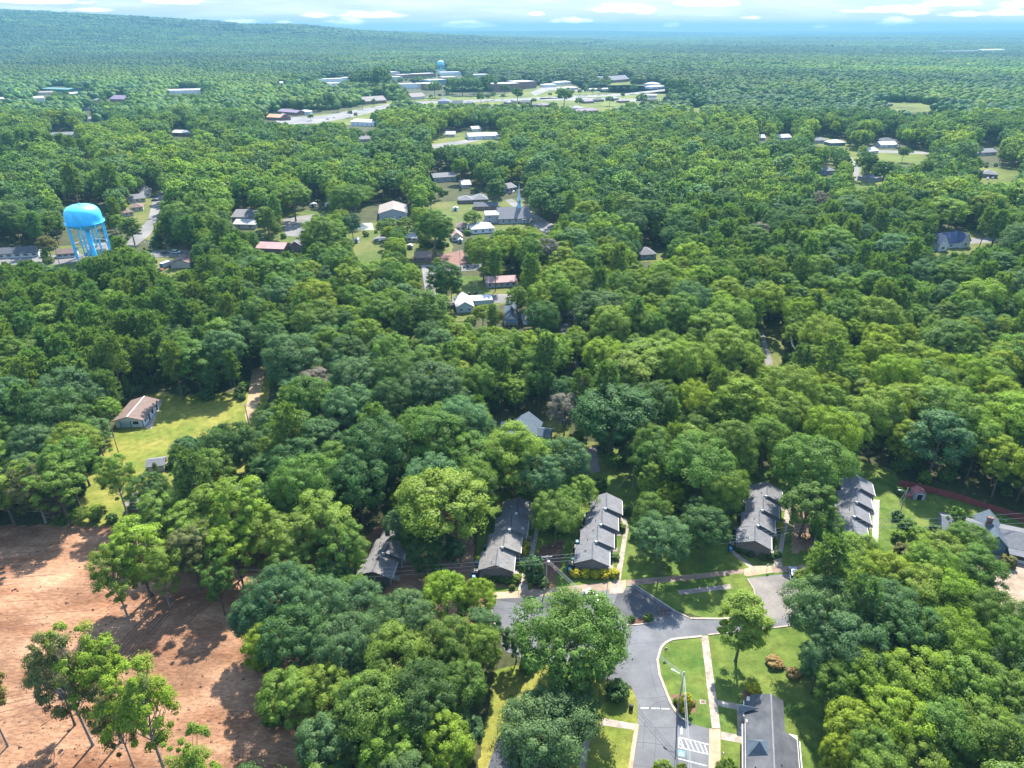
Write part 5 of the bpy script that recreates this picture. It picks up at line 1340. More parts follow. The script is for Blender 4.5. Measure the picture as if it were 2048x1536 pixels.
def pine_arrays(seed, H, Rr, z0, n_br, tufts, n_needle, ln):
    g = np.random.default_rng(seed); rr = random.Random(seed)
    P, D = [], []; paths = [([(0, 0, -.3), (0, 0, H*.5), (0, 0, H*.97)], [.26, .18, .03])]
    for i in range(n_br):
        t = (i+.5)/n_br; z = z0+(H-z0)*t**.9
        L_ = Rr*math.sqrt(max(.05, 1-((t-.38)/.66)**2))*rr.uniform(.7, 1.1); a = i*2.399+rr.uniform(-.4, .4)
        dx, dy = math.cos(a), math.sin(a); rise = rr.uniform(-.05, .35)+.35*t
        e = Vector((dx*L_, dy*L_, z+rise*L_)); s = Vector((0, 0, z))
        if L_ > 1.2: paths.append(([s, s.lerp(e, .9)], [.07, .02]))
        for k in range(tufts):
            f = .35+.65*(k+rr.random()*.6)/tufts
            q = s.lerp(e, f)+Vector((rr.uniform(-.5, .5)*L_*.3, rr.uniform(-.5, .5)*L_*.3, rr.uniform(-.1, .35)))
            P.append(q); D.append((dx*.6, dy*.6, .7))
    P = np.array([tuple(p) for p in P]); D = np.array(D)
    k = np.repeat(np.arange(len(P)), n_needle)
    nd = rdirs(len(k), g)+D[k]*.9; nd /= np.linalg.norm(nd, axis=1, keepdims=True)
    s = ln*g.uniform(.7, 1.3, len(k)); side = np.cross(nd, rdirs(len(k), g)); side /= np.linalg.norm(side, axis=1, keepdims=True)+1e-9
    A = P[k]; B = P[k]+nd*s[:, None]; w = side*(s*.13)[:, None]; mid = A+(B-A)*.55
    V = np.stack([A, mid+w, B, mid-w], 1).reshape(-1, 3); Q = np.arange(len(V)).reshape(-1, 4)
    lv = np.clip(g.normal(.5, .15, len(P))[k]+g.normal(0, .12, len(k)), 0, 1)
    return V, Q, lv, tube_arrays(paths, 5)

PROTO = {}
def proto(kind, seed, crown, trunk, bark, lm, R0, H0, zc, rz):
    V, Q, lv = crown; tv, tq = trunk
    cm = quad_mesh(f'{kind}_crown', V, Q, [0]*len(Q), lv, [lm])
    tm = quad_mesh(f'{kind}_trunk', tv, tq, [0]*len(tq), [.5]*len(tq), [bark])
    both = quad_mesh(f'{kind}_whole', np.concatenate([V, tv]), np.concatenate([Q, tq+len(V)]), [0]*len(Q)+[1]*len(tq), list(lv)+[.5]*len(tq), [lm, bark])
    PROTO.setdefault(kind, []).append(dict(crown=cm, trunk=tm, whole=both, R=R0, H=H0, zc=zc, rz=rz))
def make_protos():
    # spreading broadleaf crowns
    for i, (Rr, rz, H0, ncl, nl) in enumerate([(6.0, 6.2, 18, 170, 190), (6.4, 5.4, 17, 180, 190), (5.4, 7.0, 19.5, 165, 190), (5.8, 5.8, 17.5, 150, 200), (6.2, 6.6, 18.5, 185, 180)]):
        zc = H0-rz*.98
        V, Q, lv, C = crown_arrays(100+i, Rr, rz, zc, ncl, nl, .275, inner=.3, cl=(.12, .25))
        proto('round', i, (V, Q, lv), limbs(i, H0, zc, C, 9, .30), BARK, LEAF, Rr, H0, zc, rz)
    # open, thin crowned trees of the clearing
    for i, (Rr, rz, H0, ncl, nl) in enumerate([(4.6, 6.8, 19, 80, 95), (5.0, 6.2, 18, 76, 100), (4.2, 7.4, 20, 72, 90), (4.8, 6.4, 18.5, 84, 90)]):
        zc = H0-rz*.98
        V, Q, lv, C = crown_arrays(200+i, Rr, rz, zc, ncl+14, int(nl*2.6), .25, inner=.35, cl=(.13, .27), low=-.8)
        proto('open', i, (V, Q, lv), limbs(50+i, H0, zc, C, 34, .27, .5), PALEBARK if i % 2 else BARK, LEAF, Rr, H0, zc, rz)
    # tall narrow crowns
    for i, (Rr, rz, H0) in enumerate([(3.8, 8.0, 20), (4.2, 7.2, 19)]):
        zc = H0-rz*.98
        V, Q, lv, C = crown_arrays(300+i, Rr, rz, zc, 140, 185, .27, cl=(.15, .29))
        proto('tall', i, (V, Q, lv), limbs(80+i, H0, zc, C, 6, .26), BARK, LEAF, Rr, H0, zc, rz)
    for i, (Rr, H0, z0) in enumerate([(3.6, 19, 7), (4.2, 20, 9), (3.9, 18, 5.5)]):
        V, Q, lv, tr = pine_arrays(400+i, H0, Rr, z0, 64, 6, 15, .85)
        proto('pine', i, (V, Q, lv), tr, BARK, NEEDLE, Rr, H0, (H0+z0)/2, (H0-z0)/2)
    # lighter versions for the middle distance
    for i, (Rr, rz, H0) in enumerate([(6.0, 6.0, 17), (5.6, 6.6, 18), (6.4, 5.6, 16.5), (5.8, 6.2, 17.5)]):
        zc = H0-rz*.98
        V, Q, lv, C = crown_arrays(500+i, Rr, rz, zc, 85, 20, 1.05, inner=.2, cl=(.2, .32))
        proto('mid', i, (V, Q, lv), tube_arrays([([(0, 0, -.3), (0, 0, zc)], [.4, .25])], 5), BARK, LEAF, Rr, H0, zc, rz)
    for i in range(2):
        V, Q, lv, tr = pine_arrays(600+i, 19, 4.0, 7, 40, 4, 9, 1.25)
        proto('midpine', i, (V, Q, lv), tube_arrays([([(0, 0, -.3), (0, 0, 15)], [.3, .15])], 5), BARK, NEEDLE, 4, 19, 13, 6)
    for i in range(3):
        V, Q, lv, C = crown_arrays(700+i, .88, .88, .75, 90, 80, .15, inner=.12, cl=(.22, .30), low=-.85)
        proto('shrub', i, (V, Q, lv), tube_arrays([([(0, 0, -.05), (0, 0, .7)], [.06, .03])], 5), BARK, LEAF, 1.0, 1.75, .75, 1.0)
make_protos()

# far away the wood is built in groves of rounded crowns
def grove_mesh(name, seed, half, n, rc):
    g = np.random.default_rng(seed); rr = random.Random(seed)
    bm = bmesh.new(); bmesh.ops.create_icosphere(bm, subdivisions=3, radius=1.0)
    bv = np.array([v.co[:] for v in bm.verts]); bf = np.array([[v.index for v in f.verts] for f in bm.faces]); bm.free()
    V, F, lv = [], [], []; off = 0; placed = []
    tries = 0
    while len(placed) < n and tries < 900:
        tries += 1
        x, y = rr.uniform(-half, half), rr.uniform(-half, half)
        if all((x-a)**2+(y-b)**2 > (rc*1.15)**2 for a, b in placed): placed.append((x, y))
    for x, y in placed:
        r = rc*rr.uniform(.75, 1.3); h = rr.uniform(12, 19)*rc/6
        lob = rdirs(16, g); amp = g.uniform(-.3, .28, 16)
        s = 1+(np.exp(-((bv[:, None, :]-lob[None])**2).sum(2)/.13)*amp).sum(1)+g.normal(0, .045, len(bv))
        co = bv*s[:, None]*np.array([r, r, r*.95])+np.array([x, y, h-r*.9])
        V.append(co); F.append(bf+off); off += len(bv)
        lv.append(np.clip(rr.gauss(.5, .2)+g.normal(0, .13, len(bf)), 0, 1))
    return quad_mesh(name, np.concatenate(V), np.concatenate(F), [0]*sum(map(len, F)), np.concatenate(lv), [LEAF])
GROVES = [grove_mesh(f'grove_{i}', 900+i, 12.5, 9, 5.6) for i in range(4)]
BIGGROVES = [grove_mesh(f'wide_grove_{i}', 950+i, 55, 64, 7.4) for i in range(3)]

# ------------------------------------------------------------------ open ground that must stay in sight from the survey height
CLEAR = [
 [(-150,1058),(235,1050),(262,1090),(420,1130),(600,1150),(590,1182),(500,1195),(450,1222),(470,1270),(500,1330),(520,1420),(545,1500),(540,1600),(-150,1600)],
 [(235,858),(262,800),(300,785),(320,800),(495,800),(503,770),(512,745),(530,745),(530,800),(505,845),(430,850),(350,875),(310,930),(262,950),(250,985),(245,1035),(180,1040),(150,1030),(170,1000),(205,930)],
 [(735,1150),(775,1085),(800,1075),(805,1100),(795,1165)],[(735,1020),(790,1010),(775,1050),(735,1085)],[(810,1165),(870,1155),(945,1140),(945,1190),(880,1200),(815,1200)],
 [(945,1165),(975,1060),(985,1005),(1030,997),(1058,1010),(1062,1050),(1085,1062),(1060,1180),(990,1195)],
 [(1060,1180),(1085,1070),(1130,1080),(1135,1180)],[(1135,1180),(1150,1090),(1175,1000),(1205,985),(1245,1000),(1262,1060),(1235,1130),(1260,1180)],
 [(1180,975),(1205,930),(1240,940),(1285,955),(1275,1010),(1245,1000),(1200,985)],
 [(985,1185),(1250,1160),(1490,1138),(1580,1135),(1580,1240),(1440,1235),(1380,1240),(1270,1250),(1250,1225),(1235,1190),(1050,1195),(1050,1225),(1030,1240),(1000,1235)],
 [(1262,1160),(1270,1130),(1300,1120),(1380,1125),(1420,1100),(1460,1095),(1470,1130),(1380,1150)],
 [(1462,1100),(1485,1020),(1500,965),(1545,960),(1575,960),(1560,1130),(1470,1140)],[(1560,1130),(1575,1010),(1590,1010),(1605,1090),(1640,1090),(1600,1130)],
 [(1690,1010),(1695,945),(1720,945),(1745,960),(1760,1000),(1757,1110),(1742,1110),(1740,1082),(1690,1065),(1680,1045)],
 [(1755,960),(1800,960),(1845,980),(1850,1010),(1900,1030),(2048,1060),(2048,1100),(1990,1085),(1950,1055),(1900,1060),(1880,1040),(1850,1045),(1800,1050),(1800,1110),(1757,1115)],
 [(1797,955),(1850,970),(1950,995),(2048,1030),(2048,1100),(2000,1095),(1940,1060),(1797,985)],[(1990,1120),(2060,1100),(2060,1230),(2025,1210),(2000,1180)],
 [(1255,1260),(1440,1250),(1590,1245),(1590,1260),(1545,1270),(1530,1290),(1505,1340),(1540,1375),(1500,1380),(1500,1536),(1260,1536),(1275,1450),(1265,1380),(1255,1310)],
 [(1500,1180),(1590,1165),(1575,1250),(1545,1255),(1540,1210)],[(1495,1375),(1575,1380),(1612,1440),(1614,1536),(1495,1536)],[(1540,1275),(1590,1290),(1600,1345),(1590,1390),(1560,1370)],
 [(1215,1440),(1275,1450),(1262,1536),(1180,1536),(1185,1490)],[(1240,1400),(1275,1400),(1275,1445),(1240,1440)],[(990,1345),(1025,1330),(1020,1380),(1000,1440),(985,1500),(965,1536),(960,1500),(985,1430)],[(975,1536),(1000,1465),(1015,1470),(1010,1536)],
 [(1012,850),(1050,822),(1090,840),(1092,868),(1110,875),(1105,850),(1130,850),(1125,890),(1080,870),(1062,860),(1015,865)],
 [(1178,900),(1198,900),(1205,945),(1180,945)],[(1147,730),(1155,725),(1180,790),(1168,795)],[(1520,650),(1560,640),(1566,730),(1535,730)],[(1112,630),(1165,625),(1150,650),(1125,660)],
 [(125,405),(206,405),(222,500),(200,505),(165,514),(152,538),(130,470)],
 [(-60,490),(80,490),(80,522),(-60,525)],[(100,495),(215,485),(215,505),(165,512),(150,535),(110,530)],[(250,425),(265,400),(300,380),(330,380),(320,410),(310,450),(295,490),(255,500),(255,470)],
 [(310,500),(375,495),(382,540),(360,548),(315,545)],[(462,425),(515,425),(512,460),(470,458)],[(568,430),(625,425),(605,465),(575,475)],[(515,488),(600,475),(604,505),(515,507)],[(612,400),(655,400),(655,425),(612,420)],
 [(755,405),(820,405),(818,445),(700,450),(720,480),(770,475),(760,515),(720,525),(705,490),(690,450)],[(815,455),(838,455),(838,500),(866,500),(862,530),(825,530),(812,500)],
 [(866,500),(925,498),(935,530),(965,530),(962,545),(870,540)],[(842,530),(866,530),(868,585),(850,590)],[(916,383),(978,385),(1000,400),(1000,425),(950,440),(870,440),(860,410)],
 [(970,420),(1035,380),(1050,380),(1060,405),(1065,445),(1115,440),(1100,465),(1060,450),(1000,455),(970,450)],[(900,458),(928,455),(930,488),(900,488)],[(945,446),(990,448),(988,468),(945,468)],
 [(925,545),(965,550),(970,575),(960,595),(925,590)],[(970,553),(1035,548),(1035,580),(975,582)],[(905,592),(1020,585),(1035,605),(975,615),(970,650),(905,640)],[(1008,618),(1068,620),(1068,655),(1008,655)],
 [(1280,498),(1335,496),(1330,522),(1283,522)],[(1868,462),(1945,462),(1960,478),(2000,474),(2000,490),(1950,495),(1945,508),(1868,508)],
 [(1750,300),(1860,302),(1850,325),(1790,335),(1755,325)],[(1738,283),(1795,278),(1795,300),(1740,312)],[(1628,275),(1692,275),(1692,295),(1628,290)],[(1695,295),(1712,300),(1724,340),(1722,375),(1708,372),(1708,335)],
 [(1740,345),(1780,335),(1765,370),(1720,375),(1720,355)],[(1955,290),(2000,290),(1995,318),(1955,318)],[(1960,338),(2040,338),(2035,364),(1962,362)],
 [(528,222),(640,222),(690,215),(775,192),(795,203),(770,220),(705,236),(752,240),(750,258),(700,258),(690,245),(590,247),(528,243)],
 [(820,185),(1000,186),(1240,176),(1335,166),(1335,200),(1260,210),(1200,228),(1150,228),(1145,215),(1000,212),(870,214),(820,205)],
 [(1060,178),(1090,166),(1165,170),(1165,185),(1080,190),(1060,188)],[(873,118),(892,118),(892,152),(873,152)],[(905,148),(930,148),(930,168),(905,168)],
 [(930,260),(1000,260),(998,284),(900,290),(862,296),(868,280)],[(1210,172),(1330,165),(1332,182),(1280,180),(1210,184)],[(1770,203),(1860,205),(1900,220),(1850,230),(1790,224)],[(70,190),(95,190),(92,208),(70,208)],[(-60,195),(20,195),(20,208),(-60,208)],
 [(216,186),(258,188),(254,210),(218,210)],[(333,176),(410,176),(410,192),(333,192)],[(1385,200),(1405,200),(1404,224),(1380,224)],
 [(0,592),(10,592),(14,604),(0,606)],[(158,300),(180,300),(182,320),(160,320)],[(345,262),(382,262),(380,278),(345,278)],[(868,352),(912,352),(912,366),(868,368)],
]
MW, MH, MX, MY = 640, 440, -256, -80          # quarter scale raster of the clearings with a margin
def raster(polys):
    m = np.zeros((MH, MW), bool)
    yy, xx = np.mgrid[0:MH, 0:MW]; xx = xx*4+MX+2; yy = yy*4+MY+2
    for p in polys:
        ys = [q[1] for q in p]; xs = [q[0] for q in p]
        r0, r1 = max(0, int((min(ys)-MY)/4)-1), min(MH, int((max(ys)-MY)/4)+2); c0, c1 = max(0, int((min(xs)-MX)/4)-1), min(MW, int((max(xs)-MX)/4)+2)
        X, Y = xx[r0:r1, c0:c1], yy[r0:r1, c0:c1]; ins = np.zeros(X.shape, bool)
        for (x1, y1), (x2, y2) in zip(p, p[1:]+p[:1]):
            if y1 == y2: continue
            ins ^= ((y1 > Y) != (y2 > Y)) & (X < (x2-x1)*(Y-y1)/(y2-y1)+x1)
        m[r0:r1, c0:c1] |= ins
    return m
MASK = raster(CLEAR+TOWN_CLEAR)
def clear_at(px, py):
    c, r = int((px-MX)/4), int((py-MY)/4)
    return 0 <= c < MW and 0 <= r < MH and bool(MASK[r, c])
ANG = [(math.cos(t), math.sin(t)) for t in [k*math.pi/6 for k in range(12)]]
def blocks(x, y, Rr, rz, zc, f=1.02):
    if clear_at(*pj(x, y, 0)[:2]): return True
    if clear_at(*pj(x, y, zc)[:2]): return True
    for c, s in ANG:
        if clear_at(*pj(x+c*Rr*f, y, zc+s*rz*f)[:2]): return True
    return clear_at(*pj(x-Rr*.8, y, zc-rz*.5)[:2]) or clear_at(*pj(x+Rr*.8, y, zc-rz*.5)[:2])
# ground that is built over or mown although boughs hide it from above
KEEP = raster([[(940,1185),(960,985),(1090,985),(1060,1185)],[(1130,1185),(1170,980),(1260,980),(1255,1185)],[(1455,1130),(1490,955),(1595,955),(1575,1140)],[(1640,1100),(1685,930),(1765,945),(1760,1200),(1640,1180)],
               [(735,1165),(770,1040),(860,1030),(850,1165)],[(985,1190),(1600,1140),(1600,1255),(1440,1270),(1320,1290),(1010,1305)],[(1260,1300),(1330,1280),(1450,1450),(1640,1360),(1660,1720),(1240,1720)],[(960,1460),(1090,1450),(1090,1720),(920,1720)],
               [(1870,1020),(2060,1010),(2100,1110),(1870,1080)],[(1985,1110),(2200,1110),(2200,1300),(1990,1240)],[(980,840),(1110,830),(1110,900),(980,900)],[(225,870),(300,780),(330,800),(310,870)],[(130,540),(130,480),(260,480),(260,540)],[(230,1035),(330,1035),(330,985),(250,985)]])
def kept(px, py):
    c, r = int((px-MX)/4), int((py-MY)/4)
    return 0 <= c < MW and 0 <= r < MH and bool(KEEP[r, c])

PAL = {'d': (.046, .092, .018), 'g': (.080, .136, .016), 'b': (.066, .122, .038), 'y': (.135, .190, .010), 'l': (.120, .178, .018), 'o': (.105, .105, .028), 'r': (.125, .08, .045), 'p': (.095, .150, .028), 'k': (.13, .11, .085), 'v': (.33, .30, .012), 'm': (.12, .045, .035), 'q': (.070, .122, .030)}
CN = {'d': 'dark green', 'g': 'mid green', 'b': 'blue-green', 'y': 'yellow-green', 'l': 'light green', 'o': 'olive', 'r': 'browned', 'p': 'pine green', 'k': 'bare greyish', 'v': 'bright yellow', 'm': 'reddish', 'q': 'deep green'}
def tint_of(c, rr):
    s = rr.uniform(.86, 1.16); h = rr.uniform(-.07, .07)
    r_, g_, b_ = PAL[c]; return [max(.005, r_*s*(1+h*1.6)), g_*s, max(.004, b_*s*(1-h))]
TREES = []     # dict(kind, var, x, y, s, sz, rot, c, R, H, manual)
def add_tree(kind, x, y, Rr, H, c, rr, manual=False):
    v = rr.randrange(len(PROTO[kind])); p = PROTO[kind][v]
    s = Rr/p['R']; sz = H/p['H']
    TREES.append(dict(kind=kind, var=v, x=x, y=y, s=s, sz=sz, rot=rr.uniform(0, 6.28), c=c, R=Rr, H=H, zc=p['zc']*sz, rz=p['rz']*sz, manual=manual, tint=tint_of(c, rr)))
tr_rng = random.Random(21)
def by_crown(cx, cy, r, c, H=None, kind='round'):
    """a tree whose crown centre and radius were read off the survey photograph"""
    Hh = H or 17.
    for _ in range(6):
        zc = Hh-.36*Hh if kind != 'tall' else Hh*.6
        p = G(cx, cy, zc); dep = pj(p.x, p.y, zc)[2]; Rr = .9*r*dep/FOC
        if H is None: Hh = min(24, max(5, 2.1*Rr+5.5))
    add_tree(kind, p.x, p.y, Rr, Hh, c, tr_rng, True)
for t in [(1145,1290,108,'g',23),(1088,1468,92,'b',16),(560,1195,60,'b'),(505,1238,46,'b'),(640,1215,60,'b'),(722,1216,55,'b'),(812,1240,58,'b'),(893,1190,48,'y',15),(955,1198,36,'y',13),(528,1300,44,'y'),(690,1300,68,'b'),(790,1320,70,'l'),(900,1295,60,'g'),(960,1300,46,'l'),(578,1400,62,'l'),(652,1385,58,'l'),(730,1430,82,'g'),(840,1410,74,'d'),(925,1375,54,'g'),(895,1490,58,'y'),(780,1500,60,'l'),(652,1492,62,'b'),
          (1640,1225,68,'b'),(1700,1300,72,'b'),(1660,1134,44,'l',14),(1715,1112,50,'l',14),(1700,1165,55,'y'),(1775,1155,52,'y'),(1760,1220,60,'b'),(1840,1190,58,'l'),(1880,1115,54,'l',14),(1935,1085,42,'g',12),(1950,1140,55,'g',14),(1900,1200,55,'y'),(1975,1235,55,'g'),(2030,1300,58,'g'),(1820,1270,66,'d'),(1900,1290,66,'y'),(1740,1365,66,'y'),(1830,1370,70,'y'),(1930,1370,68,'l'),(2015,1400,62,'g'),(1680,1375,48,'g'),(1780,1445,70,'y'),(1880,1470,70,'g'),(1970,1480,72,'l'),(1700,1455,52,'y'),(1745,1515,58,'g'),(1670,1515,36,'y',12),(1835,1525,58,'l'),(2040,1500,58,'b'),(1640,1320,40,'b',14),(1580,1420,0.1,'g',3),
          (1487,1248,52,'l',17,'tall'),(1325,1550,24,'l',8),(1362,1548,13,'l',7),(1452,1544,24,'l',8),(1325,1085,56,'b',15),(1410,1060,52,'d',15),(1298,965,24,'l',14,'tall'),(1332,990,32,'y',10),(1112,1032,52,'g',14),(1158,985,38,'l',12),(884,1015,98,'l',23),(800,1003,22,'y',9),(850,1112,38,'d',12),(1028,912,70,'l'),(1138,925,50,'b'),(955,925,60,'g'),(1085,960,52,'b'),
          (1622,935,74,'g',21),(1615,1005,58,'g',17),(1652,1055,38,'g',11),(1400,935,72,'g',20),(1448,985,46,'g',17),(1225,830,82,'d',22),(1200,620,60,'d',20),(1130,820,38,'k',14),(1310,720,68,'y',18),(835,738,22,'m',10),(800,1056,36,'b',13),(822,1075,24,'g',12),(1895,757,20,'k',9),
          (533,437,23,'g',None,'tall'),(642,470,44,'g'),(703,447,19,'b'),(690,490,20,'l',11),(790,492,24,'y',12),(775,452,25,'g',12),(815,450,24,'g',12),(868,455,40,'g'),(890,560,38,'d'),(966,507,34,'l'),(700,398,44,'g'),(585,395,38,'g'),(990,380,19,'d',None,'tall'),(945,435,20,'g',11),(1082,385,36,'d'),(1010,505,18,'g',10),(985,540,26,'l',8),(875,522,8,'l',5),(95,492,18,'o',13,'tall'),(1585,485,34,'y',18),(1890,425,45,'l',24),(1808,306,12,'d',13),(1735,325,22,'d'),(1770,345,24,'d'),(1740,340,14,'l',12),(1712,352,0.1,'l',3),
          (1035,598,24,'g',14),(1085,640,36,'d'),(965,628,22,'y',11),(1000,635,10,'o',7),(940,645,14,'g',8)]:
    if t[2] >= 1: by_crown(*t)
def by_base(bx, by, ty, r, c, kind='open'):
    """a tree whose foot, top and crown width were read off the survey photograph"""
    p = G(bx, by); H = 4.
    while pj(p.x, p.y, H)[1] > ty and H < 30: H += .1
    dep = pj(p.x, p.y, H*.7)[2]
    add_tree(kind, p.x, p.y, r*dep/FOC, H, c, tr_rng, True)
for t in [(258,1242,1098,42,'l'),(303,1192,1040,58,'y'),(340,1212,1085,44,'l'),(402,1178,1050,42,'o'),(432,1150,1040,48,'l'),(488,1176,1048,46,'y'),(512,1125,955,58,'y'),(560,1150,1030,48,'l'),(605,1180,1030,50,'l'),(660,1150,985,58,'l'),(700,1190,1050,48,'g'),(610,1225,1110,42,'g'),(395,1120,1010,46,'l'),(345,1100,985,46,'l'),(455,1090,960,50,'l'),
          (186,1490,1272,54,'o'),(243,1482,1262,58,'y'),(332,1548,1332,66,'y'),(268,1535,1372,42,'o'),(16,1492,1305,40,'o'),(415,1650,1490,52,'y'),(150,1450,1290,40,'r'),(450,1230,1120,34,'g'),(255,1030,905,36,'l'),(142,1052,918,50,'l'),(92,1046,935,46,'o'),(30,1052,940,48,'l'),(-20,1050,930,50,'g'),(118,1050,990,22,'k'),(200,1046,1015,18,'l','round'),(165,1045,1020,18,'g','round')]:
    by_base(*t)
for t in [(30,330,268,14),(60,330,262,16),(85,325,262,14),(110,332,270,15),(135,328,270,13),(155,345,275,14),(175,335,280,12),(20,320,280,12),(160,420,330,20),(232,415,330,22),(270,490,440,20),(238,578,508,24),(268,575,500,26),(300,585,520,24)]:
    by_base(*t, tr_rng.choice('pq'), 'pine')

def zone_pine(px, py):
    if 20 < px < 360 and 600 < py < 850: return .9
    if px < 620 and 500 < py < 720: return .45
    if px > 1380 and 410 < py < 690: return .42
    if 1080 < px and 330 < py < 410: return .3
    return .07
NOISE = [(R.uniform(.006, .02), R.uniform(.006, .02), R.uniform(0, 6)) for _ in range(6)]
def colour_for(x, y, rr, d):
    n = sum(math.sin(a*x+b*y+p) for a, b, p in NOISE)/3+rr.gauss(0, .75)
    if n > 1.4: return 'y'
    if n > .45: return 'l'
    if n > -.35: return 'g'
    if n > -.95: return 'b'
    return 'd'
def fill():
    rr = random.Random(33)
    man = [(t['x'], t['y'], t['R']) for t in TREES]
    cell = {}
    def near(x, y, lim):
        for i in range(-1, 2):
            for j in range(-1, 2):
                for a, b, r in cell.get((int(x//12)+i, int(y//12)+j), ()):
                    if (x-a)**2+(y-b)**2 < ((r+lim)*.66)**2: return True
        return False
    for a, b, r in man: cell.setdefault((int(a//12), int(b//12)), []).append((a, b, r))
    # first the scattered big old trees, then everything between them
    yb = 60.0
    while yb < 950:
        half = .80*(yb*CP+CAM_H*SP)+45; xb = -half
        while xb < half:
            xx, yy = xb+rr.uniform(-7, 7), yb+rr.uniform(-7, 7); xb += 19
            if rr.random() > .42: continue
            px, py, dep = pj(xx, yy, 0)
            if kept(px, py) or zone_pine(px, py) > .5 or (py > 1536 and pj(xx, yy, 24)[1] > 1640): continue
            sc = rr.uniform(1.2, 1.62 if yb < 330 else 1.85); Rr = 5.6*sc; H = 12+7.2*sc; rz = 6.2*sc; zc = H-rz
            if near(xx, yy, Rr*.95) or blocks(xx, yy, Rr, rz, zc): continue
            add_tree('mid' if yb > 430 else 'round', xx, yy, Rr, H, colour_for(xx, yy, rr, yb), rr)
            cell.setdefault((int(xx//12), int(yy//12)), []).append((xx, yy, Rr*.95))
        yb += 18
    y = 38.0
    while y < 960:
        sp = 6.6 if y < 420 else 8.6
        half = .80*(y*CP+CAM_H*SP)+45
        x = -half
        while x < half:
            xx, yy = x+rr.uniform(-2.6, 2.6), y+rr.uniform(-2.6, 2.6)
            x += sp
            px, py, dep = pj(xx, yy, 0)
            if py > 1536 and pj(xx, yy, 22)[1] > 1640: continue
            if kept(px, py): continue
            pine = rr.random() < zone_pine(px, py)
            for sc in (rr.uniform(.72, 1.22), .68, .48, .32, .2):
                if pine: Rr, H, rz, zc = 3.7*sc, 18*sc+2, 6*sc, 13*sc+1
                else: Rr = 5.6*sc; H = 16.5*sc+1.5; rz = 6*sc; zc = H-rz
                if near(xx, yy, Rr*(.8 if pine else .92)): continue
                if blocks(xx, yy, Rr, rz, zc): continue
                c = (rr.choice('ppq') if pine else colour_for(xx, yy, rr, y))
                if not pine and rr.random() < .003: c = 'k'
                far = y > 430
                kind = ('mid' if far else 'pine') if pine else ('mid' if far else ('tall' if rr.random() < .14 else 'round'))
                if Rr < 1.9 and kind in ('round', 'tall', 'mid'): kind = 'shrub'; H = Rr*1.7
                add_tree(kind, xx, yy, Rr, H, c, rr)
                cell.setdefault((int(xx//12), int(yy//12)), []).append((xx, yy, Rr*(.8 if pine else .92)))
                break
        y += sp*.94
    # undergrowth: saplings and shrubs that close the wood down to the ground
    n = 0
    while n < 2600:
        yy = 40+360*rr.random()**.7; half = .8*(yy*CP+CAM_H*SP)+20; xx = rr.uniform(-half, half); n += 1
        px, py, dep = pj(xx, yy, 0); Rr = rr.uniform(1.3, 2.9); H = Rr*rr.uniform(1.5, 2.2)
        if kept(px, py) or blocks(xx, yy, Rr, H*.5, H*.45): continue
        add_tree('shrub', xx, yy, Rr, H, rr.choice('gddblq'), rr)
fill()

# ------------------------------------------------------------------ the largest trees in sight become things of their own, the rest one wood
LANDMARKS += [('the cleared red dirt lot', G(200, 1280).x, G(200, 1280).y), ('the left lawn', G(380, 850).x, G(380, 850).y), ('the speed bump', G(1310, 1416).x, G(1310, 1416).y), ('the lower car park', G(1310, 1530).x, G(1310, 1530).y),
              ('the upper car park', G(1150, 1230).x, G(1150, 1230).y), ('the brown trail', G(1162, 760).x, G(1162, 760).y), ('the narrow mown verge', G(1545, 690).x, G(1545, 690).y), ('the sports court', G(0, 598).x, G(0, 598).y), ('the stop sign', G(1330, 1312).x, G(1330, 1312).y),
              ('the gravel drive', G(2030, 1180).x, G(2030, 1180).y), ('the shed by the red fence', G(1826, 999).x, G(1826, 999).y)]
ORDW = ['nearest', 'second nearest', 'third nearest', 'fourth nearest', 'fifth nearest', 'sixth nearest', 'seventh nearest', 'eighth nearest', 'ninth nearest', 'tenth nearest', 'eleventh nearest', 'twelfth nearest', 'thirteenth nearest', 'fourteenth nearest', 'fifteenth nearest', 'sixteenth nearest', 'seventeenth nearest', 'eighteenth nearest', 'nineteenth nearest', 'twentieth nearest']
def in_frame(t):
    px, py, dep = pj(t['x'], t['y'], t['zc'])
    r = t['R']*FOC/dep
    return -r*.5 < px < 2048+r*.5 and 0 < py-r < 1536
LEAFY = [t for t in TREES if t['kind'] in ('round', 'open', 'tall', 'mid') and in_frame(t)]
PINES = [t for t in TREES if t['kind'] in ('pine', 'midpine') and in_frame(t)]
key = lambda t: -t['R']/math.sqrt(t['x']**2+t['y']**2+CAM_H**2)*(1.6 if t['manual'] else 1)
LEAFY.sort(key=key); PINES.sort(key=key)
SOLO = LEAFY[:300]+PINES[:110]
for t in SOLO:
    t['solo'] = True
    ph, lx, ly = min(LANDMARKS, key=lambda l: (l[1]-t['x'])**2+(l[2]-t['y'])**2)
    dx, dy = t['x']-lx, t['y']-ly
    t['ld'] = math.hypot(dx, dy)
    if abs(dx) > 1.9*abs(dy): w = 'right of' if dx > 0 else 'left of'
    elif abs(dy) > 1.9*abs(dx): w = 'behind' if dy > 0 else 'in front of'
    else: w = ('behind' if dy > 0 else 'in front')+' and '+('right of' if dx > 0 else 'left of')
    pine = 'pine' in t['kind']
    size = 'small' if t['R'] < 3.2 else ('huge' if t['R'] > 7.4 else '')
    shape = {'open': 'thin crowned tree', 'tall': 'narrow tree', 'pine': 'pine', 'midpine': 'pine'}.get(t['kind'], 'leafy tree')
    t['desc'] = ' '.join(x for x in (size, CN[t['c']] if not (pine and t['c'] == 'p') else 'soft green', shape) if x)
    t['rel'] = w+' '+ph
byl = {}
for t in SOLO: byl.setdefault((t['desc'], t['rel']), []).append(t)
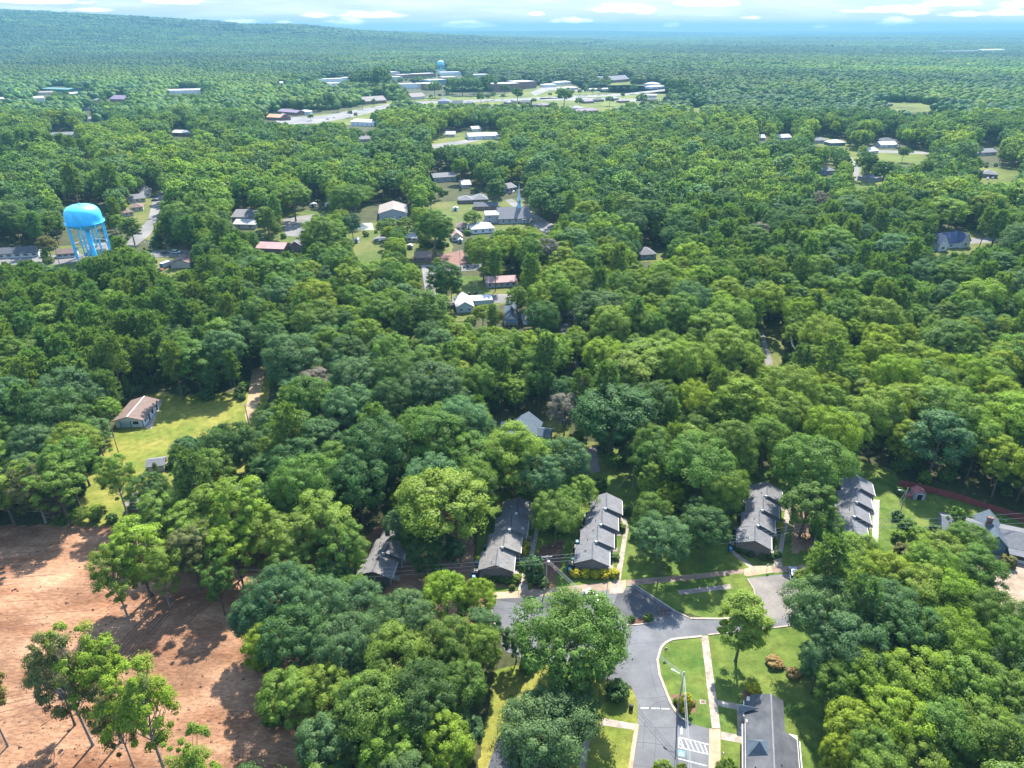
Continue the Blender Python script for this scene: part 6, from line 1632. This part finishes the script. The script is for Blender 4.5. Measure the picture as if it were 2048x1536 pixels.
for (d_, r_), ts in byl.items():
    ts.sort(key=lambda t: t['ld'])
    for k, t in enumerate(ts):
        t['label'] = f'{d_} {r_}' if len(ts) == 1 else f'{d_} {r_}, {ORDW[min(k, 19)]}'
        if len(t['label'].split()) > 16: t['label'] = t['label'].replace('huge ', '').replace('small ', '')
        if len(t['label'].split()) > 16: t['label'] = t['label'].replace('in front and right of', 'in front of').replace('in front and left of', 'in front of')
        if len(t['label'].split()) > 16: t['label'] = t['label'].replace('the apartment row with dark shrubs', 'the dark shrubs row').replace('the row with five yellow bushes', 'the five bushes row').replace('the half hidden apartment row', 'the half hidden row')
def solo_tree(t):
    p = PROTO[t['kind']][t['var']]
    pine = 'pine' in t['kind']
    root = empty('pine_tree' if pine else 'broadleaf_tree', (t['x'], t['y'], 0), t['rot'], t['label'], 'tree', 'pines of the wood' if pine else 'broadleaf trees of the wood')
    root.scale = (t['s'], t['s'], t['sz'])
    for nm in ('crown', 'trunk'):
        o = bpy.data.objects.new(nm, p[nm]); COL.objects.link(o); o.parent = root
        o['tint'] = t['tint']
for t in SOLO: solo_tree(t)

# --- one scattered wood
LIB = bpy.data.collections.new('tree_library')       # source shapes only, not part of the scene
LIBIDX = {}
def lib(name, me):
    o = bpy.data.objects.new(name, me); LIB.objects.link(o)
for kind in PROTO:
    for v, p in enumerate(PROTO[kind]): LIBIDX[(kind, v)] = f'lib_{kind}_{v}'
for i, m in enumerate(GROVES): LIBIDX[('grove', i)] = f'lib_grove_{i}'
for i, m in enumerate(BIGGROVES): LIBIDX[('wide', i)] = f'lib_wide_{i}'
for kk, nm in sorted(LIBIDX.items(), key=lambda q: q[1]):
    me = GROVES[kk[1]] if kk[0] == 'grove' else BIGGROVES[kk[1]] if kk[0] == 'wide' else PROTO[kk[0]][kk[1]]['whole']
    lib(nm, me)
ORDER = {k: i for i, (k, nm) in enumerate(sorted(LIBIDX.items(), key=lambda q: q[1]))}
def scatter_group():
    ng = bpy.data.node_groups.new('scatter_wood', 'GeometryNodeTree')
    ng.interface.new_socket('Geometry', in_out='INPUT', socket_type='NodeSocketGeometry')
    ng.interface.new_socket('Geometry', in_out='OUTPUT', socket_type='NodeSocketGeometry')
    N, L = ng.nodes, ng.links
    gi = N.new('NodeGroupInput'); go = N.new('NodeGroupOutput')
    ip = N.new('GeometryNodeInstanceOnPoints')
    ci = N.new('GeometryNodeCollectionInfo'); ci.inputs['Collection'].default_value = LIB
    ci.inputs['Separate Children'].default_value = True; ci.inputs['Reset Children'].default_value = True
    def attr(n, t):
        a = N.new('GeometryNodeInputNamedAttribute'); a.data_type = t; a.inputs['Name'].default_value = n
        return a.outputs['Attribute']
    L.new(gi.outputs[0], ip.inputs['Points']); L.new(ci.outputs[0], ip.inputs['Instance'])
    ip.inputs['Pick Instance'].default_value = True
    L.new(attr('variant', 'INT'), ip.inputs['Instance Index'])
    L.new(attr('turn', 'FLOAT_VECTOR'), ip.inputs['Rotation'])
    L.new(attr('size', 'FLOAT_VECTOR'), ip.inputs['Scale'])
    L.new(ip.outputs[0], go.inputs[0])
    return ng
NG = scatter_group()
def scatter(name, rows, label):
    """rows: (x, y, z, variant index, turn, sxy, sz, tint)"""
    me = bpy.data.meshes.new(name)
    me.vertices.add(len(rows))
    me.vertices.foreach_set('co', np.array([r[:3] for r in rows], np.float32).ravel())
    a = me.attributes.new('variant', 'INT', 'POINT'); a.data.foreach_set('value', np.array([r[3] for r in rows], np.int32))
    a = me.attributes.new('turn', 'FLOAT_VECTOR', 'POINT'); a.data.foreach_set('vector', np.array([(0, 0, r[4]) for r in rows], np.float32).ravel())
    a = me.attributes.new('size', 'FLOAT_VECTOR', 'POINT'); a.data.foreach_set('vector', np.array([(r[5], r[5], r[6]) for r in rows], np.float32).ravel())
    a = me.attributes.new('tint', 'FLOAT_COLOR', 'POINT'); a.data.foreach_set('color', np.array([(*r[7], 1) for r in rows], np.float32).ravel())
    me.update()
    o = bpy.data.objects.new(name, me); COL.objects.link(o)
    md = o.modifiers.new('scatter', 'NODES'); md.node_group = NG
    return tag(o, label, 'woodland', kind='stuff')
rows = []
for t in TREES:
    if t.get('solo'): continue
    rows.append((t['x'], t['y'], 0, ORDER[(t['kind'], t['var'])], t['rot'], t['s'], t['sz'], t['tint']))
# street trees by the main road and far single trees of the town
rr = random.Random(5)
for x, y, r in ((1100,193,4),(1114,191,4),(1128,191,4),(1144,190,4.5),(1160,189,4.5),(1172,188,5),(1186,187,4),(1198,187,4.5),(1212,187,4),(1220,182,4.5),(1235,180,3),(1248,180,4),(1266,184,7),(1245,196,4),(1219,207,9),(1128,209,16),(1158,211,9),(1105,222,9),(1282,210,11),(962,204,8),(976,199,5),(988,197,5),(1006,196,4),(1035,200,10),(1067,207,6),(896,194,4),(880,195,4),(862,197,4),(905,180,14),(925,182,15),(948,183,14),(955,181,10),(700,232,5),(712,235,4),(683,197,5),(690,198,5),(702,198,5),(725,215,6),(748,210,5),(640,215,12),(660,210,13),(676,220,8),(622,238,6),(1370,195,9),(1387,198,8),(1369,203,5),(980,182,14),(1010,186,10),(870,188,12),(790,190,12),(770,180,20),(740,176,18),(715,172,16),(1340,186,12),(1360,190,12)):
    p = G(x, y+r*.6); dep = pj(p.x, p.y, 0)[2]; Rr = r*dep/FOC
    v = rr.randrange(len(PROTO['mid'])); q = PROTO['mid'][v]; s = Rr/q['R']
    rows.append((p.x, p.y, 0, ORDER[('mid', v)], rr.uniform(0, 6), s, s*rr.uniform(.8, 1.0), tint_of(rr.choice('gdb'), rr)))
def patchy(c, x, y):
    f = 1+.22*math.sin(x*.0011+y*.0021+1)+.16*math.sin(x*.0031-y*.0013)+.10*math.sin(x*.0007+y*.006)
    s = .80 if y < 2400 else .62  # tint darkened to stand in for the self-shadow that solid groves lack
    return [k*max(.5, f)*s*w for k, w in zip(tint_of(c, rr), (.9, 1, 1.15))]  # bluish weights paint distance haze into the far tint
def far_fill():
    y = 955.0
    while y < 2400:
        half = .80*y*CP+CAM_H*SP+90; x = -half; sp = 20
        while x < half:
            xx, yy = x+rr.uniform(-5, 5), y+rr.uniform(-5, 5); x += sp
            ok = True
            for f, kind in ((1.0, 'g'), (.62, 'g'), (.42, 'm'), (.3, 'm')):
                h = 15*f
                c = (pj(xx-15*f, yy, h*.5), pj(xx+15*f, yy, h*.5), pj(xx, yy+14*f, h), pj(xx, yy-15*f, 1), pj(xx, yy, h*.6), pj(xx-8*f, yy, h), pj(xx+8*f, yy, h))
                if not any(clear_at(*q[:2]) for q in c):
                    cc = colour_for(xx*.35, yy*.35, rr, yy)
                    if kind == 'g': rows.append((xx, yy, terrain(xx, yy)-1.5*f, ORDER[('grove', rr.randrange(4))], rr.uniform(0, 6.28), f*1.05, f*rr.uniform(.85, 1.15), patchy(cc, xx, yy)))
                    else:
                        v = rr.randrange(4); rows.append((xx, yy, 0, ORDER[('mid', v)], rr.uniform(0, 6.28), f*1.6, f*1.6, tint_of(cc, rr)))
                    break
        y += sp*.93
    for _ in range(5200):      # garden trees between the roofs of the town
        yy = 960+1500*rr.random()**1.3; xx = rr.uniform(-.62, .42)*yy; f = rr.uniform(.28, .5)
        if any(clear_at(*q[:2]) for q in (pj(xx-11*f, yy, 6*f), pj(xx+11*f, yy, 6*f), pj(xx, yy, 22*f), pj(xx, yy, 0))): continue
        v = rr.randrange(4); rows.append((xx, yy, 0, ORDER[('mid', v)], rr.uniform(0, 6.28), f*1.8, f*1.8, tint_of(rr.choice('ggdbl'), rr)))
    while y < 16500:
        s = 1.0 if y < 5200 else (1.8 if y < 8600 else 3.0)
        sp = 86*s
        half = .82*y+300; x = -half
        while x < half:
            xx, yy = x+rr.uniform(-9, 9)*s, y+rr.uniform(-9, 9)*s; x += sp
            cc = colour_for(xx*.08, yy*.08, rr, yy) if rr.random() < .8 else rr.choice('dg')
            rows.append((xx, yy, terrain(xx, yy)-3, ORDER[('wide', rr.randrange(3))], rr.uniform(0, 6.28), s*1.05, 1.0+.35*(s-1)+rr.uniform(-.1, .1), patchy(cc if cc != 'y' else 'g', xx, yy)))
        y += sp*.93
far_fill()
scatter('woodland', rows, 'unbroken green summer woodland reaching from the houses to the horizon')
print('trees', len(TREES), 'solo', len(SOLO), 'rows', len(rows))

# ------------------------------------------------------------------ clipped bushes
def shrub(px, r, c, label, h=None, group='bushes', z=0):
    p = G(*px); dep = pj(p.x, p.y, 0)[2]; Rr = r*dep/FOC if r > 2.2 else r
    pr = tr_rng.choice(PROTO['shrub'])
    root = empty('bush', p, tr_rng.uniform(0, 6), label, 'bush', group); root.scale = (Rr, Rr, (h or Rr)*1.0)
    ti = tint_of(c, tr_rng)
    for nm, me in (('foliage', pr['crown']), ('stem', pr['trunk'])):
        o = bpy.data.objects.new(nm, me); COL.objects.link(o); o.parent = root; o['tint'] = ti
for k, (x, y) in enumerate(((1150, 1152), (1169, 1153), (1190, 1154), (1209, 1154), (1229, 1153))):
    shrub((x, y), 10.5, 'v', f'{("leftmost","second","middle","fourth","rightmost")[k]} of five round yellow bushes along the gable wall', group='yellow bushes at the gable')
for k, (x, y, r) in enumerate(((975, 1160, 7), (990, 1161, 7), (1003, 1164, 8), (1015, 1166, 8), (1026, 1166, 7), (1034, 1162, 9))):
    shrub((x, y), r, 'gdqggl'[k], f'{("first","second","third","fourth","fifth","sixth")[k]} green shrub from the left along the gable of the dark shrubs row', group='green shrubs at the gable')
for k, (x, y, r) in enumerate(((1476, 1102, 7), (1488, 1107, 7), (1500, 1112, 7), (1524, 1117, 7), (1540, 1118, 8), (1554, 1113, 8))):
    shrub((x, y), r, 'dq'[k % 2], f'{("first","second","third","fourth","fifth","sixth")[k]} dark clipped shrub from the left by the shaded row gable', group='dark shrubs by the shaded row')
shrub((1369, 1420), 14.5, 'v', 'tall egg shaped yellow bush beside the lamp pole', 2.4)
shrub((1353, 1406), 7, 'd', 'low dark bush left of the egg shaped yellow bush'); shrub((1386, 1410), 4, 'd', 'little dark bush right of the egg shaped yellow bush')
shrub((1050, 1094), 9, 'v', 'upper of two yellow bushes at the second door of the dark shrubs row'); shrub((1046, 1107), 8, 'v', 'lower of two yellow bushes at the second door of the dark shrubs row')
shrub((1044, 1135), 9, 'g', 'green bush at the nearest door of the dark shrubs row'); shrub((1232, 1118), 7, 'g', 'green bush at the nearest door of the five yellow bushes row'); shrub((1252, 1028), 10, 'd', 'dark bush at the far corner of the five yellow bushes row'); shrub((1244, 1060), 8, 'g', 'green bush at the third door of the five yellow bushes row')
shrub((1558, 1062), 9, 'v', 'bright yellow bush at the second door of the shaded row', 1.6)
shrub((1296, 1240), 9, 'g', 'round green bush in the planter at the car park tip'); shrub((1263, 1241), 7, 'd', 'dusky bush in the planter under the big tree')
shrub((1197, 980), 14, 'd', 'round dark bush in the rough grass behind the five yellow bushes row', 2.2)
shrub((1068, 1160), 21, 'q', 'broad dark evergreen bush beside the transformer pole', 4.2); shrub((1087, 1172), 12, 'q', 'low dark evergreen bush at the foot of the transformer pole')
shrub((1024, 1178), 6, 'o', 'straw coloured grass clump on the strip of lawn', .7)
shrub((1505, 1385), 13, 'v', 'yellow bush at the far corner of the long grey building', 1.5)
for k, (x, y, c) in enumerate(((1494, 1503, 'm'), (1494, 1514, 'm'), (1495, 1527, 'o'), (1496, 1450, 'd'), (1497, 1465, 'd'), (1497, 1434, 'd'))):
    shrub((x, y), 5.5, c, f'{("upper reddish","lower reddish","olive","middle dark","lower dark","upper dark")[k]} clipped shrub along the wall of the long grey building', .8)
shrub((125, 1046), 14, 'g', 'scrubby green bush at the left edge of the dirt lot'); shrub((193, 1040), 12, 'q', 'dark young cedar on the lawn end by the dirt lot', 2.4); shrub((225, 1044), 11, 'd', 'low dark scrub right of the young cedar')
shrub((1795, 1038), 11, 'b', 'pale bush under the wooden lamp pole'); shrub((1812, 1060), 16, 'g', 'green bush below the wooden lamp pole'); shrub((1795, 1080), 14, 'l', 'light bush at the right edge of the mown strip'); shrub((1800, 1110), 16, 'o', 'olive bush at the foot of the mown strip'); shrub((1835, 1085), 20, 'l', 'light green thicket left of the brick chimney house')
shrub((1868, 1078), 18, 'b', 'blue-green bush in front of the brick chimney house'); shrub((1905, 1062), 16, 'g', 'round green tree like bush against the brick chimney house', 4); shrub((2015, 1130), 14, 'o', 'yellowing bush by the gravel drive'); shrub((1800, 988), 10, 'g', 'green bush left of the red and white shed')
# felled limb with browned leaves on the office lawn
def felled():
    a, b = G(1552, 1330), G(1606, 1352)
    root = empty('fallen_tree', a, 0, 'felled trunk with browned leaves lying on the grass by the long grey building', 'fallen tree')
    d = b-a
    q = MB(); q.tube([(0, 0, .3), tuple(d*.5+Vector((0, 0, .4))), tuple(d+Vector((0, 0, .35)))], [.12, .2, .26], 8); q.build('trunk', BARK, root)
    for f, s in ((-.12, 1.5), (.05, 1.2), (.55, 1.3)):
        o = bpy.data.objects.new('dead_leaves', PROTO['shrub'][1]['crown']); COL.objects.link(o); o.parent = root; o.location = d*f+Vector((0, -1.0*(f > .3), .1)); o.scale = (s, s, s*.6); o['tint'] = [.26, .17, .06]
felled()

# ------------------------------------------------------------------ the air between
def haze():
    q = MB(); q.box(-23600, 23600, -23600, 23600, -60, 236)
    m = bpy.data.materials.new('haze_air'); m.use_nodes = True
    nt = m.node_tree; nt.nodes.clear()
    out = nt.nodes.new('ShaderNodeOutputMaterial'); pv = nt.nodes.new('ShaderNodeVolumePrincipled')
    pv.inputs['Color'].default_value = HAZE_COL; pv.inputs['Density'].default_value = HAZE_D; pv.inputs['Anisotropy'].default_value = 0.0
    nt.links.new(pv.outputs[0], out.inputs['Volume'])
    tag(q.build('haze', m), kind='stuff')
HAZE_COL = (.13, .29, .38, 1); HAZE_D = 1.15e-4
haze()
